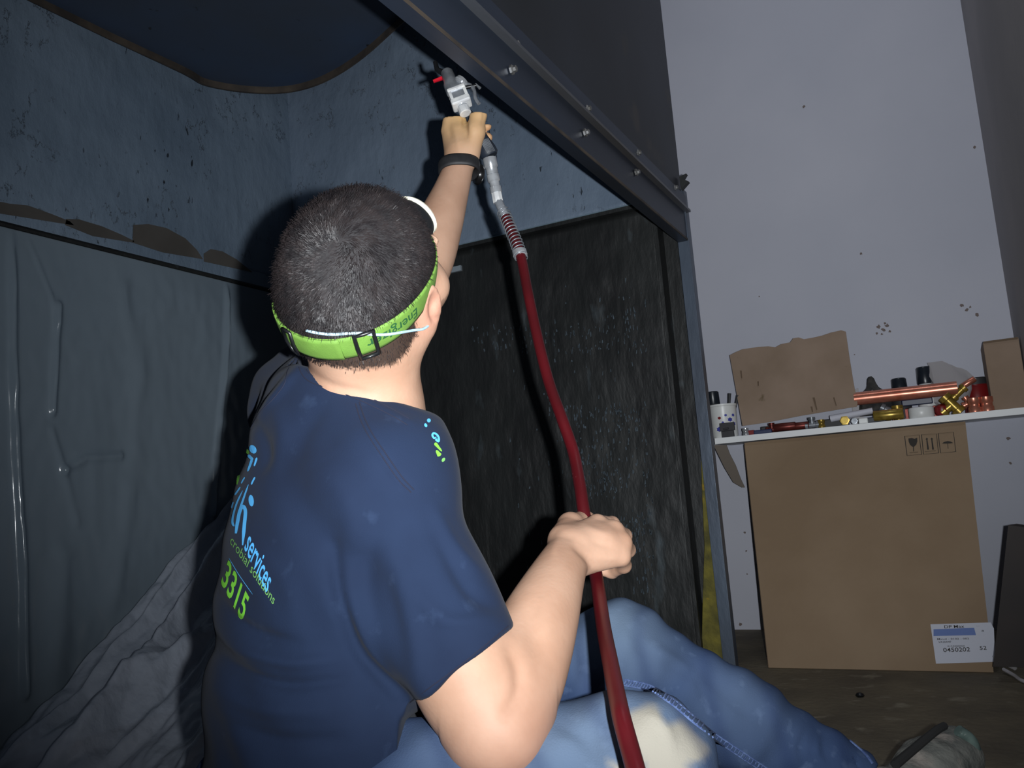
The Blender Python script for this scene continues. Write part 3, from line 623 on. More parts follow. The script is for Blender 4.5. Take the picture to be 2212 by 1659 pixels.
def print_text(bv, body, p0, p1, upv, m, name, bold=.0, squeeze=1, parent=None, off=.0015):
    """lay flat lettering on the cloth: baseline p0->p1, cap height vector upv"""
    V, Fc = text_mesh(body, bold); p0 = np.array(p0, float); p1 = np.array(p1, float); upv = np.array(upv, float); out = []
    hcap = .70
    bm = bmesh.new(); vs = [bm.verts.new((v[0], v[1]/hcap, 0)) for v in V]
    for q in Fc:
        try: bm.faces.new([vs[i] for i in q])
        except ValueError: pass
    bmesh.ops.triangulate(bm, faces=bm.faces)
    for _ in range(3):
        le = [e for e in bm.edges if (e.verts[0].co-e.verts[1].co).length > .05]
        if le: bmesh.ops.subdivide_edges(bm, edges=le, cuts=1); bmesh.ops.triangulate(bm, faces=bm.faces)
    bm.verts.index_update(); ok = True; last = None
    for v in bm.verts:
        p = p0+(p1-p0)*v.co.x+upv*v.co.y; hh = hitpx(bv, p[0], p[1], off)
        if hh is None: hh = last
        if hh is None: continue
        out.append((v, hh)); last = hh
    for v, hh in out: v.co = hh[0]
    Vw = [v.co[:] for v in bm.verts]; Fw = [[v.index for v in f.verts] for f in bm.faces]; bm.free()
    return mesh_obj(name, Vw, Fw, m, parent)
def print_stroke(bv, pts, wpx, m, name, parent, taper=(1, 1), off=.0015):
    """a flat painted stroke, wpx wide"""
    P = np.array([q[:2] for q in spline([(x, y, 0) for x, y in pts], 6)]); n = len(P); V = []
    for i in range(n):
        t = nrm(P[min(i+1, n-1)]-P[max(i-1, 0)]); s_ = np.array([-t[1], t[0]]); u = i/(n-1)
        e = min(1, .35+math.sin(math.pi*u)*1.6); hw = wpx/2*(taper[0]+(taper[1]-taper[0])*u)*e
        for sg in (-1, 1):
            q = P[i]+s_*hw*sg; hh = hitpx(bv, q[0], q[1], off); V.append(hh[0] if hh is not None else (V[-1] if V else W(J(q[0], q[1], .99))[0]))
    return mesh_obj(name, V, [(2*i, 2*i+1, 2*i+3, 2*i+2) for i in range(n-1)], m, parent)
def print_disc(bv, c, rx, ry, ang, m, name, parent, off=.0015, seg=20):
    V = []
    for k in range(seg):
        g = 2*math.pi*k/seg; x, y = rx*math.cos(g), ry*math.sin(g); q = (c[0]+x*math.cos(ang)-y*math.sin(ang), c[1]+x*math.sin(ang)+y*math.cos(ang))
        hh = hitpx(bv, *q, off); V.append(hh[0] if hh is not None else (V[-1] if V else JW(q[0], q[1], .99)))
    return mesh_obj(name, V, [tuple(range(seg))], m, parent)
print_text(bvs, 'services', (530, 1184), (578, 1281), (17, -42), M_pb, 'back_lettering', .012, parent=shirt)
print_text(bvs, 'crobial solutions', (499, 1172), (592, 1306), (7, -17), M_pgd, 'back_lettering', .0, parent=shirt)
print_text(bvs, '3315', (480, 1258), (526, 1342), (16, -50), M_pg, 'back_number', .02, parent=shirt)
c4 = lambda x, y: (440+x/3.32, 880+y/3.32)
S4 = lambda L_: [c4(*q) for q in L_]
print_stroke(bvs, S4([(190, 1080), (262, 1200), (360, 1340)]), 1.2, M_pb, 'back_lettering', shirt)
for L_, wd_, tp in (([(330, 555), (300, 640), (262, 760), (236, 905)], 5.5, (.5, 1.2)), ([(243, 905), (262, 770), (288, 712), (308, 745), (300, 850), (288, 990)], 7.5, (1, 1)),
                ([(288, 598), (246, 690), (220, 780), (216, 830), (228, 855)], 5.5, (.6, 1)), ([(272, 572), (250, 605), (232, 630)], 4, (.8, 1)), ([(304, 503), (290, 525), (278, 548)], 3, (1, 1)),
                ([(328, 342), (345, 362), (362, 378)], 6.5, (1, 1)), ([(356, 372), (342, 415), (324, 462)], 5, (1.2, .8)), ([(390, 362), (380, 395), (370, 425)], 4, (1.2, .8)), ([(376, 503), (362, 530), (350, 556)], 3.6, (1, 1)),
                ([(222, 680), (214, 705), (210, 725)], 3, (1, 1))):
    print_stroke(bvs, S4(L_), wd_, M_pb, 'back_emblem', shirt, tp)
print_stroke(bvs, S4([(304, 345), (284, 400), (264, 470), (248, 555)]), 6, M_pg, 'back_emblem', shirt, (1, .9))
print_disc(bvs, c4(350, 670), 5.6, 12.5, -.1, M_pb, 'back_emblem', shirt); print_disc(bvs, c4(362, 302), 7, 10, -.5, M_pb, 'back_emblem', shirt); print_disc(bvs, c4(323, 318), 3.2, 5.5, -.3, M_pg, 'back_emblem', shirt)
c8 = lambda x, y: (860+x/9.215, 880+y/9.215)
S8 = lambda L_: [c8(*q) for q in L_]
print_disc(bvs, c8(597, 280), 4, 4.2, 0, M_pb, 'chest_emblem', shirt); print_disc(bvs, c8(536, 375), 3, 4.2, -.4, M_pb, 'chest_emblem', shirt)
print_stroke(bvs, S8([(745, 600), (700, 625), (665, 570), (690, 530), (750, 555), (790, 620), (785, 690), (735, 655), (765, 640)]), 4.2, M_pb, 'chest_emblem', shirt)
print_stroke(bvs, S8([(712, 720), (770, 790), (850, 885)]), 6.5, M_pg, 'chest_emblem', shirt, (1.2, .5)); print_stroke(bvs, S8([(740, 865), (780, 925), (812, 975)]), 9, M_pg, 'chest_emblem', shirt, (.5, 1.2))
print_disc(bvs, c8(880, 1050), 3.2, 5, .6, M_pgd, 'chest_emblem', shirt)
# jeans seams
M_st = mat('pale_denim_thread', (96, 116, 158), (60, 78, 122), rough=.9, nscale=200)
for dx in (0, 12): surf_line(bvj, [(1345+dx*.3, 1480-dx), (1400+dx*.3, 1492-dx), (1452+dx*.4, 1524-dx*.9), (1530+dx*.5, 1588-dx*.8), (1600+dx*.6, 1636-dx*.8), (1660+dx*.6, 1676-dx*.8)], .0013, 0, mat_=M_st, name='jeans_seam', parent=jeans)
mb = MB(); P = spline([(1349, 1474, 0), (1402, 1486, 0), (1455, 1519, 0), (1533, 1583, 0), (1603, 1631, 0), (1664, 1671, 0)], 9)
for i in range(0, len(P)-1):
    a = hitpx(bvj, P[i][0]-3, P[i][1]+4, .0006); b = hitpx(bvj, P[i][0]+3, P[i][1]-5, .0006)
    if a is not None and b is not None: mb.tube([a[0], (a[0]+b[0])/2+a[1]*.001, b[0]], .0012, 5)
o = mb.obj('seam_puckers', M_st, jeans, smooth=True); o['kind'] = 'stuff'
surf_line(bvj, [(1835, 1600), (1868, 1628), (1885, 1650)], .0022, 0, mat_=M_st, name='jeans_seam', parent=jeans) if hitpx(bvj, 1868, 1640) is not None else None

# ================================================================ HEADLAMP
hl = empty('headlamp', W(Hc)[0], 'lime green elastic headlamp strap worn around the back of the head', 'headlamp')
SN = nrm(hu*1.0-hn*.32-hr*.16); sc_ = H(0, 0, -.012); e1 = nrm(hn-(hn@SN)*SN); e2 = nrm(np.cross(SN, e1))   # loop frame
if e2@hr < 0: e2 = -e2
from functools import lru_cache
@lru_cache(None)
def rr_(ti, vi):
    th = ti*math.pi/180; v = vi*.001; d = math.cos(th)*e1+math.sin(th)*e2; o_ = sc_+SN*v; Ow = W(o_+d*.2)[0]; dw = -(R@d); best = .05
    for bv in (bvk,):
        hh = bv.ray_cast(Vector(Ow), Vector(dw))
        if hh[0] is not None and hh[3] < .2: best = max(best, .2-hh[3])
    return min(best, .118)
VS = (-18, -12, -6, 0, 6, 12, 18)
tab = np.array([[rr_(t, v) for v in VS] for t in range(0, 360, 4)])
for _ in range(8): tab = np.maximum(tab, (np.roll(tab, 1, 0)+tab*2+np.roll(tab, -1, 0))/4)
tab = np.maximum(tab, tab.mean(1, keepdims=True)-.004)
def spt(deg, v, off=.0015):
    x = (deg % 360)/4; i = int(x) % 90; fx = x-int(x); y = min(max((v*1000+18)/6, 0), 5.999); j = int(y); fy = y-j; i2 = (i+1) % 90
    r = (tab[i, j]*(1-fx)+tab[i2, j]*fx)*(1-fy)+(tab[i, j+1]*(1-fx)+tab[i2, j+1]*fx)*fy
    d = math.cos(math.radians(deg))*e1+math.sin(math.radians(deg))*e2
    return W(sc_+SN*v+d*(r+off))[0]
M_lime = mat('lime_webbing', (102, 142, 56), (94, 130, 50), rough=.75, nscale=60, bump=.5, bscale=900, bdist=.0005)
def ribbon(d0, d1, off, hw, m, name, parent, step=3, thick=.0014):
    V = []; Fc = []; n = 0; ds = list(np.arange(d0, d1+.1, step)); vs = np.linspace(-hw, hw, 7)
    for dg in ds:
        for v in vs: V.append(spt(dg, v, off+thick))
        for v in vs[::-1]: V.append(spt(dg, v, off))
    m_ = 14
    for i in range(len(ds)-1):
        for k in range(m_): Fc.append((i*m_+k, i*m_+(k+1) % m_, (i+1)*m_+(k+1) % m_, (i+1)*m_+k))
    Fc += [tuple(range(m_))[::-1], tuple((len(ds)-1)*m_+k for k in range(m_))]
    o = mesh_obj(name, V, Fc, m, parent, smooth=True); return o
strap = ribbon(14, 346, .0015, .0150, M_lime, 'strap', hl)
ribbon(165, 226, .0030, .0146, M_lime, 'strap_overlap', hl)
def proj(p):
    q = R.T@(np.array(p)-O); return np.array([1106-F*q[0]/q[2], 829.5+F*q[1]/q[2]])
def ang_at(px, py, lo=90, hi=300, v=0):
    return min(range(lo, hi), key=lambda a: np.linalg.norm(proj(spt(a, v))-[px, py]))
aB = ang_at(792, 742, 120, 230); aE = ang_at(893, 668, 70, 170); aZ = ang_at(815, 738, 110, 200)
print('strap angles', aB, aE, aZ)
def strap_text(body, a0, a1, hgt, m, parent):
    V, Fc = text_mesh(body, .01); out = []
    for v in V: out.append(spt(a0+(a1-a0)*v[0], (.35-v[1]/.7*.7)*hgt/.7, .0040))
    return mesh_obj('strap_lettering', out, Fc, m, parent)
strap_text('Energizer', aE, max(aZ+6, aE+30), .0125, mat('green_lettering', (20, 76, 36), rough=.8), strap)
def bframe(ac, wdeg, hw, off, r, m, name, parent):
    P = [spt(ac-wdeg, -hw, off), spt(ac, -hw, off), spt(ac+wdeg, -hw, off), spt(ac+wdeg, 0, off), spt(ac+wdeg, hw, off), spt(ac, hw, off), spt(ac-wdeg, hw, off), spt(ac-wdeg, 0, off), spt(ac-wdeg, -hw, off), spt(ac, -hw, off)]
    return MB().tube(P, r, 8).obj(name, m, parent, smooth=True, angle=False)
M_bp = mat('black_plastic', (22, 23, 25), rough=.35)
bframe(aB, 5.2, .0168, .0062, .0023, M_bp, 'buckle', hl); bframe(min(aB+45, 236), 3, .0160, .0058, .0018, M_bp, 'buckle', hl)
ctr = spt(12, .010, 0); ax = R@nrm(e1+SN*.1+e2*.2)
MB().lathe(ctr-ax*.006, ax, [(.027, -.004), (.029, .004), (.0285, .013), (.026, .020), (.02, .023)], 28).obj('lamp_housing', M_bp, hl, smooth=True)
MB().lathe(ctr+ax*.013, ax, [(.027, 0), (.0275, .004), (.025, .007), (.018, .0075)], 28).obj('lamp_bezel', mat('white_plastic', (235, 230, 210), rough=.4), hl, smooth=True)
MB().lathe(ctr+ax*.0195, ax, [(.018, 0), (.0155, .002), (.010, .003)], 24).obj('lens', mat('clear_lens', (200, 205, 210), rough=.1), hl, smooth=True)
# ---- dust mask: cup over nose and mouth, elastic behind the ear
M_mask = mat('white_mask', (214, 218, 220), (200, 206, 210), rough=.9, nscale=90); M_el = mat('pale_blue_elastic', (176, 204, 218), (150, 184, 204), rough=.8, nscale=300)
dm = empty('dust_mask', W(H(0, .11, -.05))[0], 'white dust mask on the face, its pale blue elastic crossing the green strap and ear', 'mask')
MB().lathe(W(H(0, .083, -.055))[0], R@nrm(hn-hu*.15), [(.047, 0), (.047, .004), (.044, .016), (.036, .028), (.024, .036), (.01, .04)], 24).obj('mask_cup', M_mask, dm, smooth=True, angle=False)
bst = BVHTree.FromObject(strap, bpy.context.evaluated_depsgraph_get()); 
def on_head(px, py, off):
    best = None
    for bv in (bvh_, bvb):
        q = hitpx(bv, px, py, off)
        if q is not None and (best is None or np.linalg.norm(q[0]-O) < np.linalg.norm(best-O)): best = q[0]
    a = min(range(60, 300), key=lambda a: min(np.linalg.norm(proj(spt(a, v))-[px, py]) for v in (-.011, -.005, 0, .005, .011)))
    vv = min((-.011, -.008, -.005, -.002, .002, .005, .008, .011), key=lambda v: np.linalg.norm(proj(spt(a, v))-[px, py]))
    if np.linalg.norm(proj(spt(a, vv))-[px, py]) < 7:
        s_ = spt(a, vv, off+.0045)
        if best is None or np.linalg.norm(s_-O) < np.linalg.norm(best-O): best = s_
    return best
Q = [on_head(x, y, .0022) for x, y in [(664, 712), (690, 719), (720, 721), (750, 718), (778, 713), (800, 715), (830, 716), (860, 714), (890, 712), (915, 708), (936, 703), (950, 692), (962, 678)]]
Q = [q for q in Q if q is not None]; Q.append(W(H(.058, .085, -.05))[0]); Q.append(W(H(.046, .09, -.055))[0])
for _ in range(1): Q = [Q[0]]+[(Q[i-1]+2*Q[i]+Q[i+1])/4 for i in range(1, len(Q)-1)]+[Q[-1]]
MB().tube(spline(Q, 4), .0015, 8).obj('elastic_cord', M_el, dm, smooth=True, angle=False)

# ================================================================ WATCH
wt = empty('wristwatch', JW(992, 368, 1.465), 'wide black band watch on the raised left wrist', 'watch')
wa = nrm(J(1000, 340, 1.472)-J(972, 420, 1.438)); wa = nrm(wa+np.array([-.28, .0, .10])); wc = J(993, 366, 1.4635)
u1 = nrm(np.cross(wa, [0, 0, 1])); u2 = np.cross(wa, u1)
def wpt(th, v, off):
    d = math.cos(th)*u1+math.sin(th)*u2; o_ = wc+wa*v; h_ = bvb.ray_cast(Vector(W(o_+d*.07)[0]), Vector(-(R@d)))
    r = .07-h_[3] if h_[0] is not None and h_[3] < .07 else .028
    return o_, d, min(max(r, .024), .036)
NT = 40; rs = np.array([[wpt(2*math.pi*i/NT, v, 0)[2] for v in (-.011, 0, .011)] for i in range(NT)])
rs = rs.max(1)
for _ in range(6): rs = (np.roll(rs, 1)+2*rs+np.roll(rs, -1))/4
V = []; Fc = []
prof = [(-.0112, .0005), (-.0105, .0032), (-.006, .0040), (.006, .0040), (.0105, .0032), (.0112, .0005), (0, -.002)]
for i in range(NT):
    th = 2*math.pi*i/NT
    for v, off in prof: o_, d, _ = wc+wa*v, math.cos(th)*u1+math.sin(th)*u2, 0; V.append(W(o_+d*(rs[i]+off))[0])
m_ = len(prof)
for i in range(NT):
    for k in range(m_): Fc.append((i*m_+k, ((i+1) % NT)*m_+k, ((i+1) % NT)*m_+(k+1) % m_, i*m_+(k+1) % m_))
mesh_obj('band', V, Fc, mat('black_rubber', (36, 36, 38), (28, 28, 30), rough=.6, nscale=80), wt, smooth=True)
dd_ = nrm(J(1050, 392, 1.478)-wc); dd_ = nrm(dd_-(dd_@wa)*wa)
MB().lathe(W(wc+dd_*.030-wa*.002)[0], R@dd_, [(.0165, 0), (.018, .003), (.018, .008), (.0155, .0105)], 28).obj('watch_case', mat('watch_case_dark', (30, 30, 32), rough=.25, metal=.5), wt, smooth=True)
MB().lathe(W(wc+dd_*.0405-wa*.002)[0], R@dd_, [(.0145, 0), (.0145, .0008)], 24).obj('watch_face', mat('watch_glass', (18, 20, 24), rough=.08), wt)

# ================================================================ SPRAY GUN
M_chrome = mat('polished_aluminium', (205, 208, 212), (170, 172, 176), rough=.22, metal=.55, nscale=60); M_chrd = mat('dull_zinc', (150, 154, 160), (110, 114, 120), rough=.35, metal=.45, nscale=50)
M_dark = mat('dark_grip', (36, 42, 52), rough=.4); M_red = mat('red_plastic', (190, 20, 40), rough=.4); M_silver = mat('bright_cast', (232, 232, 230), (205, 206, 208), rough=.35, metal=.25, nscale=70)
gun = empty('spray_gun', JW(1012, 240, 1.50), 'silver airless spray gun with red tip guard held in the raised hand', 'spray gun')
g0 = JW(1006, 246, 1.468); g1 = JW(963, 138, 1.505); ga = nrm(g1-g0)
MB().lathe(g0, ga, [(.0085, 0), (.0105, .001), (.0105, .013), (.0085, .014)], 14).obj('knurled_knob', M_silver, gun)
MB().lathe(g0+ga*.013, ga, [(.0085, 0), (.0085, .006)], 16).obj('collar', M_chrome, gun, smooth=True)
sd = nrm(np.cross(ga, R@np.array([0, 0, 1.]))); fr = np.cross(sd, ga)
def gbox(c, a, s_, f_, m, name, par=gun, bv=.0015):
    """box centred c with half sizes along gun axis, side, front"""
    V = [c+ga*a*i+sd*s_*j+fr*f_*k for i, j, k in ((-1, -1, -1), (1, -1, -1), (1, 1, -1), (-1, 1, -1), (-1, -1, 1), (1, -1, 1), (1, 1, 1), (-1, 1, 1))]
    return MB().add(V, [(0, 3, 2, 1), (4, 5, 6, 7), (0, 1, 5, 4), (1, 2, 6, 5), (2, 3, 7, 6), (3, 0, 4, 7)]).obj(name, m, par, bevel=bv)
bb = gbox(g0+ga*.0245, .0065, .0175, .013, M_silver, 'body_block', bv=.003)
gbox(g0+ga*.049, .0035, .0165, .014, M_silver, 'body_ring', bv=.002)
gbox(g0+ga*.038, .009, .015, .010, M_chrd, 'body_window', bv=.001)
for q in (-.013, .0135): gbox(g0+ga*.038+sd*q, .009, .0028, .0125, M_silver, 'body_strut', bv=.001)
MB().lathe(g0+ga*.051-sd*.004, ga, [(.0145, 0), (.0145, .018), (.012, .024), (.0115, .044), (.009, .048)], 20).obj('valve_housing', M_chrd, gun, smooth=True)
sgn = 1 if (R.T@sd)[0] > 0 else -1; sx_ = sd*sgn
MB().lathe(g0+ga*.062+sx_*.008, nrm(ga*.55+sx_*.8), [(.0125, 0), (.013, .002), (.011, .004), (.013, .006), (.012, .011), (.007, .013)], 20).obj('retaining_nut', M_chrome, gun, smooth=True)
tr = spline([g0+ga*.060+sx_*.019, g0+ga*.052+sx_*.027, g0+ga*.040+sx_*.029, g0+ga*.024+sx_*.026, g0+ga*.010+sx_*.028], 5)
MB().tube(tr, .0034, 10).obj('trigger', M_chrd, gun, smooth=True); MB().tube([g0+ga*.052+sx_*.017, g0+ga*.048+sx_*.036], .0035, 10).obj('trigger_pin', M_bp, gun, smooth=True)
MB().tube([g0+ga*.044+sx_*.026, g0+ga*.050+sx_*.036, g0+ga*.040+sx_*.040], .003, 8).obj('trigger_lock', M_chrd, gun, smooth=True)
t0 = JW(962, 166, 1.50); t1 = JW(936, 176, 1.50)
gbr = MB().tube([t0, t1], [.006, .0045], 10, flat=.6).obj('tip_guard', M_red, gun, smooth=True)
MB().tube([JW(958, 158, 1.505), JW(944, 150, 1.51), JW(940, 134, 1.515)], [.006, .005, .004], 10).obj('spray_tip', M_bp, gun, smooth=True)
h0 = JW(1008, 246, 1.512); h1 = JW(1060, 338, 1.505); hax = nrm(h1-h0); Lh = np.linalg.norm(h1-h0)
MB().lathe(h0, hax, [(.011, 0), (.0125, .01), (.0135, Lh*.6), (.0165, Lh*.85), (.0165, Lh*.95), (.013, Lh)], 20).obj('grip', M_dark, gun, smooth=True)
mb = MB()
for k in range(7):
    a_ = JW(1038+k*2.6, 304-k*.9, 1.487); mb.tube([a_, a_+hax*.026], .0009, 5)
mb.obj('grip_ribs', M_chrd, gun)['kind'] = 'stuff'
s0 = JW(1057, 340, 1.505); s1 = JW(1077, 440, 1.50); sa = nrm(s1-s0); Ls = np.linalg.norm(s1-s0)
MB().lathe(s0, sa, [(.0095, 0), (.0125, .002), (.0125, .018), (.0105, .021), (.0105, .03), (.0085, .032)], 12).obj('swivel_nut', M_chrome, gun, smooth=True)
MB().lathe(s0+sa*.031, sa, [(.0085, 0), (.0115, .002), (.0115, .013), (.009, .015), (.009, .023), (.0105, .024), (.0105, .034), (.008, .036)], 12).obj('swivel_joint', M_chrome, gun, smooth=True)
MB().lathe(s0+sa*.064, sa, [(.0085, 0), (.0095, .002), (.0095, Ls-.066)], 8).obj('hose_coupling', M_silver, gun, smooth=True)
# ================================================================ HOSE
HP = [(1076, 434, 1.50), (1088, 460, 1.487), (1103, 495, 1.467), (1124, 550, 1.44), (1140, 630, 1.40), (1159, 720, 1.36), (1184, 820, 1.31), (1214, 905, 1.265), (1238, 975, 1.23), (1252, 1045, 1.18), (1262, 1110, 1.145),
      (1277, 1190, 1.115), (1290, 1258, 1.065), (1303, 1350, .965), (1320, 1440, .865), (1334, 1510, .795), (1345, 1560, .755), (1372, 1659, .715), (1405, 1790, .66), (1450, 2000, .62), (1500, 2350, .60)]
HW = spline([JW(*p) for p in HP]+[np.array([.12, .55, .012]), np.array([.0, .42, .011]), np.array([-.2, .35, .011])], 8)
hose = empty('paint_hose', HW[0], 'dark red high-pressure hose running from the spray gun down through the right fist', 'hose')
sp_i = 24
hr_ = [.0088]*len(HW)
hose_o = MB().tube(HW[10:], .0087, 16).obj('hose_tube', mat('dark_red_hose', (80, 9, 17), (64, 7, 13), rough=.42, nscale=12, c3=(140, 80, 80), n3=55, t3=(.72, .76)), hose, smooth=True, angle=False)
MB().tube(HW[:12], .0080, 14).obj('hose_sleeve', mat('grey_sleeve', (150, 154, 160), (128, 132, 138), rough=.35, nscale=60, metal=.2), hose, smooth=True, angle=False)
sp = []; a = HW[7:sp_i+2]; tot = [0]
for i in range(1, len(a)): tot.append(tot[-1]+np.linalg.norm(a[i]-a[i-1]))
NSP = 560; turns = 15
for k in range(NSP+1):
    s_ = tot[-1]*k/NSP; i = min(np.searchsorted(tot, s_, 'right')-1, len(a)-2); t_ = (s_-tot[i])/(tot[i+1]-tot[i]); c = a[i]*(1-t_)+a[i+1]*t_; tg = nrm(a[i+1]-a[i])
    u = nrm(np.cross(tg, [0, 1, 0])); v = np.cross(tg, u); g = 2*math.pi*turns*k/NSP; sp.append(c+.0108*(math.cos(g)*u+math.sin(g)*v))
MB().tube(sp, .0012, 6).obj('spring_guard', M_chrd, hose, smooth=True, angle=False)
MB().lathe(HW[sp_i-1], nrm(HW[sp_i+2]-HW[sp_i-1]), [(.0105, 0), (.0125, .002), (.0125, .010), (.0102, .012)], 14).obj('ferrule', M_chrome, hose, smooth=True)

# ================================================================ PLASTIC SHEETING
def sheet_mat(name, c, a, rough=.22, bump=.3, bs=9):
    m = mat(name, c, rough=rough, spec=.6, coat=.8, alpha=a, bump=bump, bscale=bs, bdist=.03); m.node_tree.nodes['Principled BSDF'].inputs['Coat Roughness'].default_value = .10
    return m
from mathutils import noise as mn
def gauss(x, c, w_): return math.exp(-((x-c)/w_)**2)
sh1 = sheet_mat('clear_film', (166, 182, 194), .5, .22, .12, 5)
# sheet hanging over the left wall; ridges are the film's own folds
NY, NZ = 440, 140; V = []; Fc = []; ya, yb_ = .35, 2.36
def yz(px, py): q = on(px, py, 0, XL+.03); return q[1], q[2]
folds = [([(22, 500), (26, 800), (34, 1000), (48, 1250), (50, 1500)], .010, .018), ([(124, 660), (119, 760), (112, 890)], .010, .0175), ([(112, 930), (138, 1018)], .010, .006), ([(140, 1020), (165, 1130)], .012, .006), ([(138, 1200), (110, 1500)], .03, .012), ([(487, 620), (482, 760), (470, 900), (462, 1020), (458, 1110)], .009, .019),
         ([(138, 1015), (185, 990), (260, 985)], .010, .013), ([(60, 520), (110, 640), (120, 700)], .006, .005), ([(250, 540), (300, 800), (290, 1000), (240, 1300)], .03, .008)]
fz = [([yz(*q) for q in P], w_, a_) for P, w_, a_ in folds]
def dseg(p, a, b):
    ax_, ay = a; bx, by = b; dx, dy = bx-ax_, by-ay; t = max(0, min(1, ((p[0]-ax_)*dx+(p[1]-ay)*dy)/(dx*dx+dy*dy+1e-9))); return math.hypot(p[0]-ax_-t*dx, p[1]-ay-t*dy)
ys = list(np.linspace(ya, yb_, NY+1))
for i, y in enumerate(ys):
    for j in range(NZ+1):
        z = .01+(ZL-.07-.01)*j/NZ; o_ = .014*mn.noise(Vector((y*2.2, z*.9, 3)))+.006*mn.noise(Vector((y*7, z*2.5, 8)))+.002*mn.noise(Vector((y*30, z*18, 1)))
        for P, w_, a_ in fz:
            d_ = min(dseg((y, z), P[k], P[k+1]) for k in range(len(P)-1))
            if d_ < 3*w_: o_ += a_*gauss(d_, 0, w_)*(.85+.45*mn.noise(Vector((y*9, z*9, 2))))
        o_ *= min(1, (NZ-j)/8); V.append((XL+.034+max(o_, -.02), y, z))
for i in range(NY):
    for j in range(NZ): a_ = i*(NZ+1)+j; Fc.append((a_, a_+NZ+1, a_+NZ+2, a_+1))
s1_ = mesh_obj('plastic_sheet', V, Fc, sh1, None, smooth=True)
tag(s1_, 'clear plastic sheet hanging flat below the ledge on the left wall', 'plastic sheet', 'clear plastic sheeting at the left')
# loose sheet pulled out over the floor
A0 = on(492, 1100, 0, XL+.06); A1 = on(-80, 1730, 2, .02); B0 = on(760, 1080, 0, XL+.22); B1 = on(690, 1760, 2, .015)
NA, NB_ = 170, 140; V = []; Fc = []
FO = ((.05, .05, 0, .018, .03), (.12, .25, -.1, .022, .05), (.22, -.1, .2, .03, .06), (.34, .3, -.3, .02, .035), (.42, -.2, .05, .028, .07), (.55, .1, .1, .02, .04), (.68, -.25, .2, .025, .06), (.1, .9, 0, .012, .05), (.75, -.7, 0, .014, .06))
for i in range(NA+1):
    t = i/NA
    for j in range(NB_+1):
        s_ = j/NB_; p = (A0*(1-t)+A1*t)*(1-s_)+(B0*(1-t)+B1*t)*s_
        sag = .10*math.sin(math.pi*s_)*math.sin(math.pi*min(t*1.1, 1)); p = p-np.array([0, 0, sag*.5])+np.array([.05*math.sin(math.pi*t)*math.sin(3*s_), 0, 0])
        q = Vector((t*2.2+s_*3, s_*4-t*2, 5)); cr = .05*abs(mn.noise(q))+.022*abs(mn.noise(q*2.6))+.008*abs(mn.noise(q*6))
        for c0, c1, c2, am, wd_ in FO: cr += 1.5*am*max(0, 1-abs(s_-c0-c1*t-c2*t*t)/wd_)
        p = p+np.array([.3, -.55, .75])*cr*(1 if j else 1); p[2] = max(p[2], .004); V.append(p)
for i in range(NA):
    for j in range(NB_): a_ = i*(NB_+1)+j; Fc.append((a_, a_+NB_+1, a_+NB_+2, a_+1))
s2_ = mesh_obj('plastic_sheet', V, Fc, sheet_mat('milky_film', (206, 214, 230), .56, .2, .75, 7), None, smooth=True)
tag(s2_, 'crumpled milky plastic sheet spread diagonally over the floor behind the man', 'plastic sheet', 'clear plastic sheeting at the left')

# ================================================================ SHELF AND ITS THINGS
YF = YW-.25
e0_ = on(1543, 947, 1, YF); ZS = e0_[2]; zsb = on(1543, 960, 1, YF)[2]; xs0 = e0_[0]
print('shelf', e0_, on(2212, 886, 1, YF), zsb)
sh = MB().box((xs0, YF, zsb), (XC-.001, YW-.001, ZS)).obj('wall_shelf', mat('white_laminate', (244, 245, 245), (236, 238, 240), rough=.5, nscale=4), loc=(xs0, YF, zsb), bevel=.001)
tag(sh, 'long white wall shelf full of pipe fittings and caps', 'shelf')
def S_(px, y, z=None):
    """place on the shelf top under pixel column px, y metres in front of the wall"""
    yy = YW-y; q = on(px, 915-(px-1543)*.09, 1, yy); return np.array([q[0], yy, ZS if z is None else z])
PXM = 1820/2.80
def item(name, label, cat, loc, group=None): return empty(name, loc, label, cat, group)
def single(mb, name, m, loc, label, cat, smooth=True, group=None, bevel=0):
    o = mb.obj(name, m, loc=loc, smooth=smooth, bevel=bevel); tag(o, label, cat, group); return o
M_brass = mat('brass', (176, 150, 70), (140, 116, 50), rough=.32, metal=.6, nscale=60); M_cop = mat('copper', (220, 146, 122), (196, 116, 94), rough=.3, metal=.65, nscale=30); M_copd = mat('dull_copper', (120, 52, 44), (90, 40, 36), rough=.4, metal=.6, nscale=40)
M_card = mat('corrugated_card', (156, 135, 118), (142, 122, 104), rough=.95, nscale=6, bump=.1, bscale=60, c3=(112, 96, 74), n3=18, t3=(.68, .76)); M_carde = mat('card_edge', (110, 92, 74), rough=.95)
M_card2 = mat('brown_carton', (152, 130, 106), (138, 116, 92), rough=.95, nscale=3, bump=.1, bscale=50)
M_wh = mat('white_plastic_item', (225, 226, 224), rough=.35); M_cap = mat('black_cap', (30, 36, 44), rough=.3); M_dkg = mat('charcoal_plastic', (52, 52, 54), rough=.6); M_clear = mat('cloudy_plastic', (190, 186, 188), rough=.25, alpha=.6)
M_blue = mat('blue_ink', (60, 66, 160), rough=.6); M_redk = mat('dark_red_plastic', (120, 24, 26), rough=.35); M_ink = mat('black_ink', (58, 54, 50), rough=.9)
Z3 = (0, 0, 1)
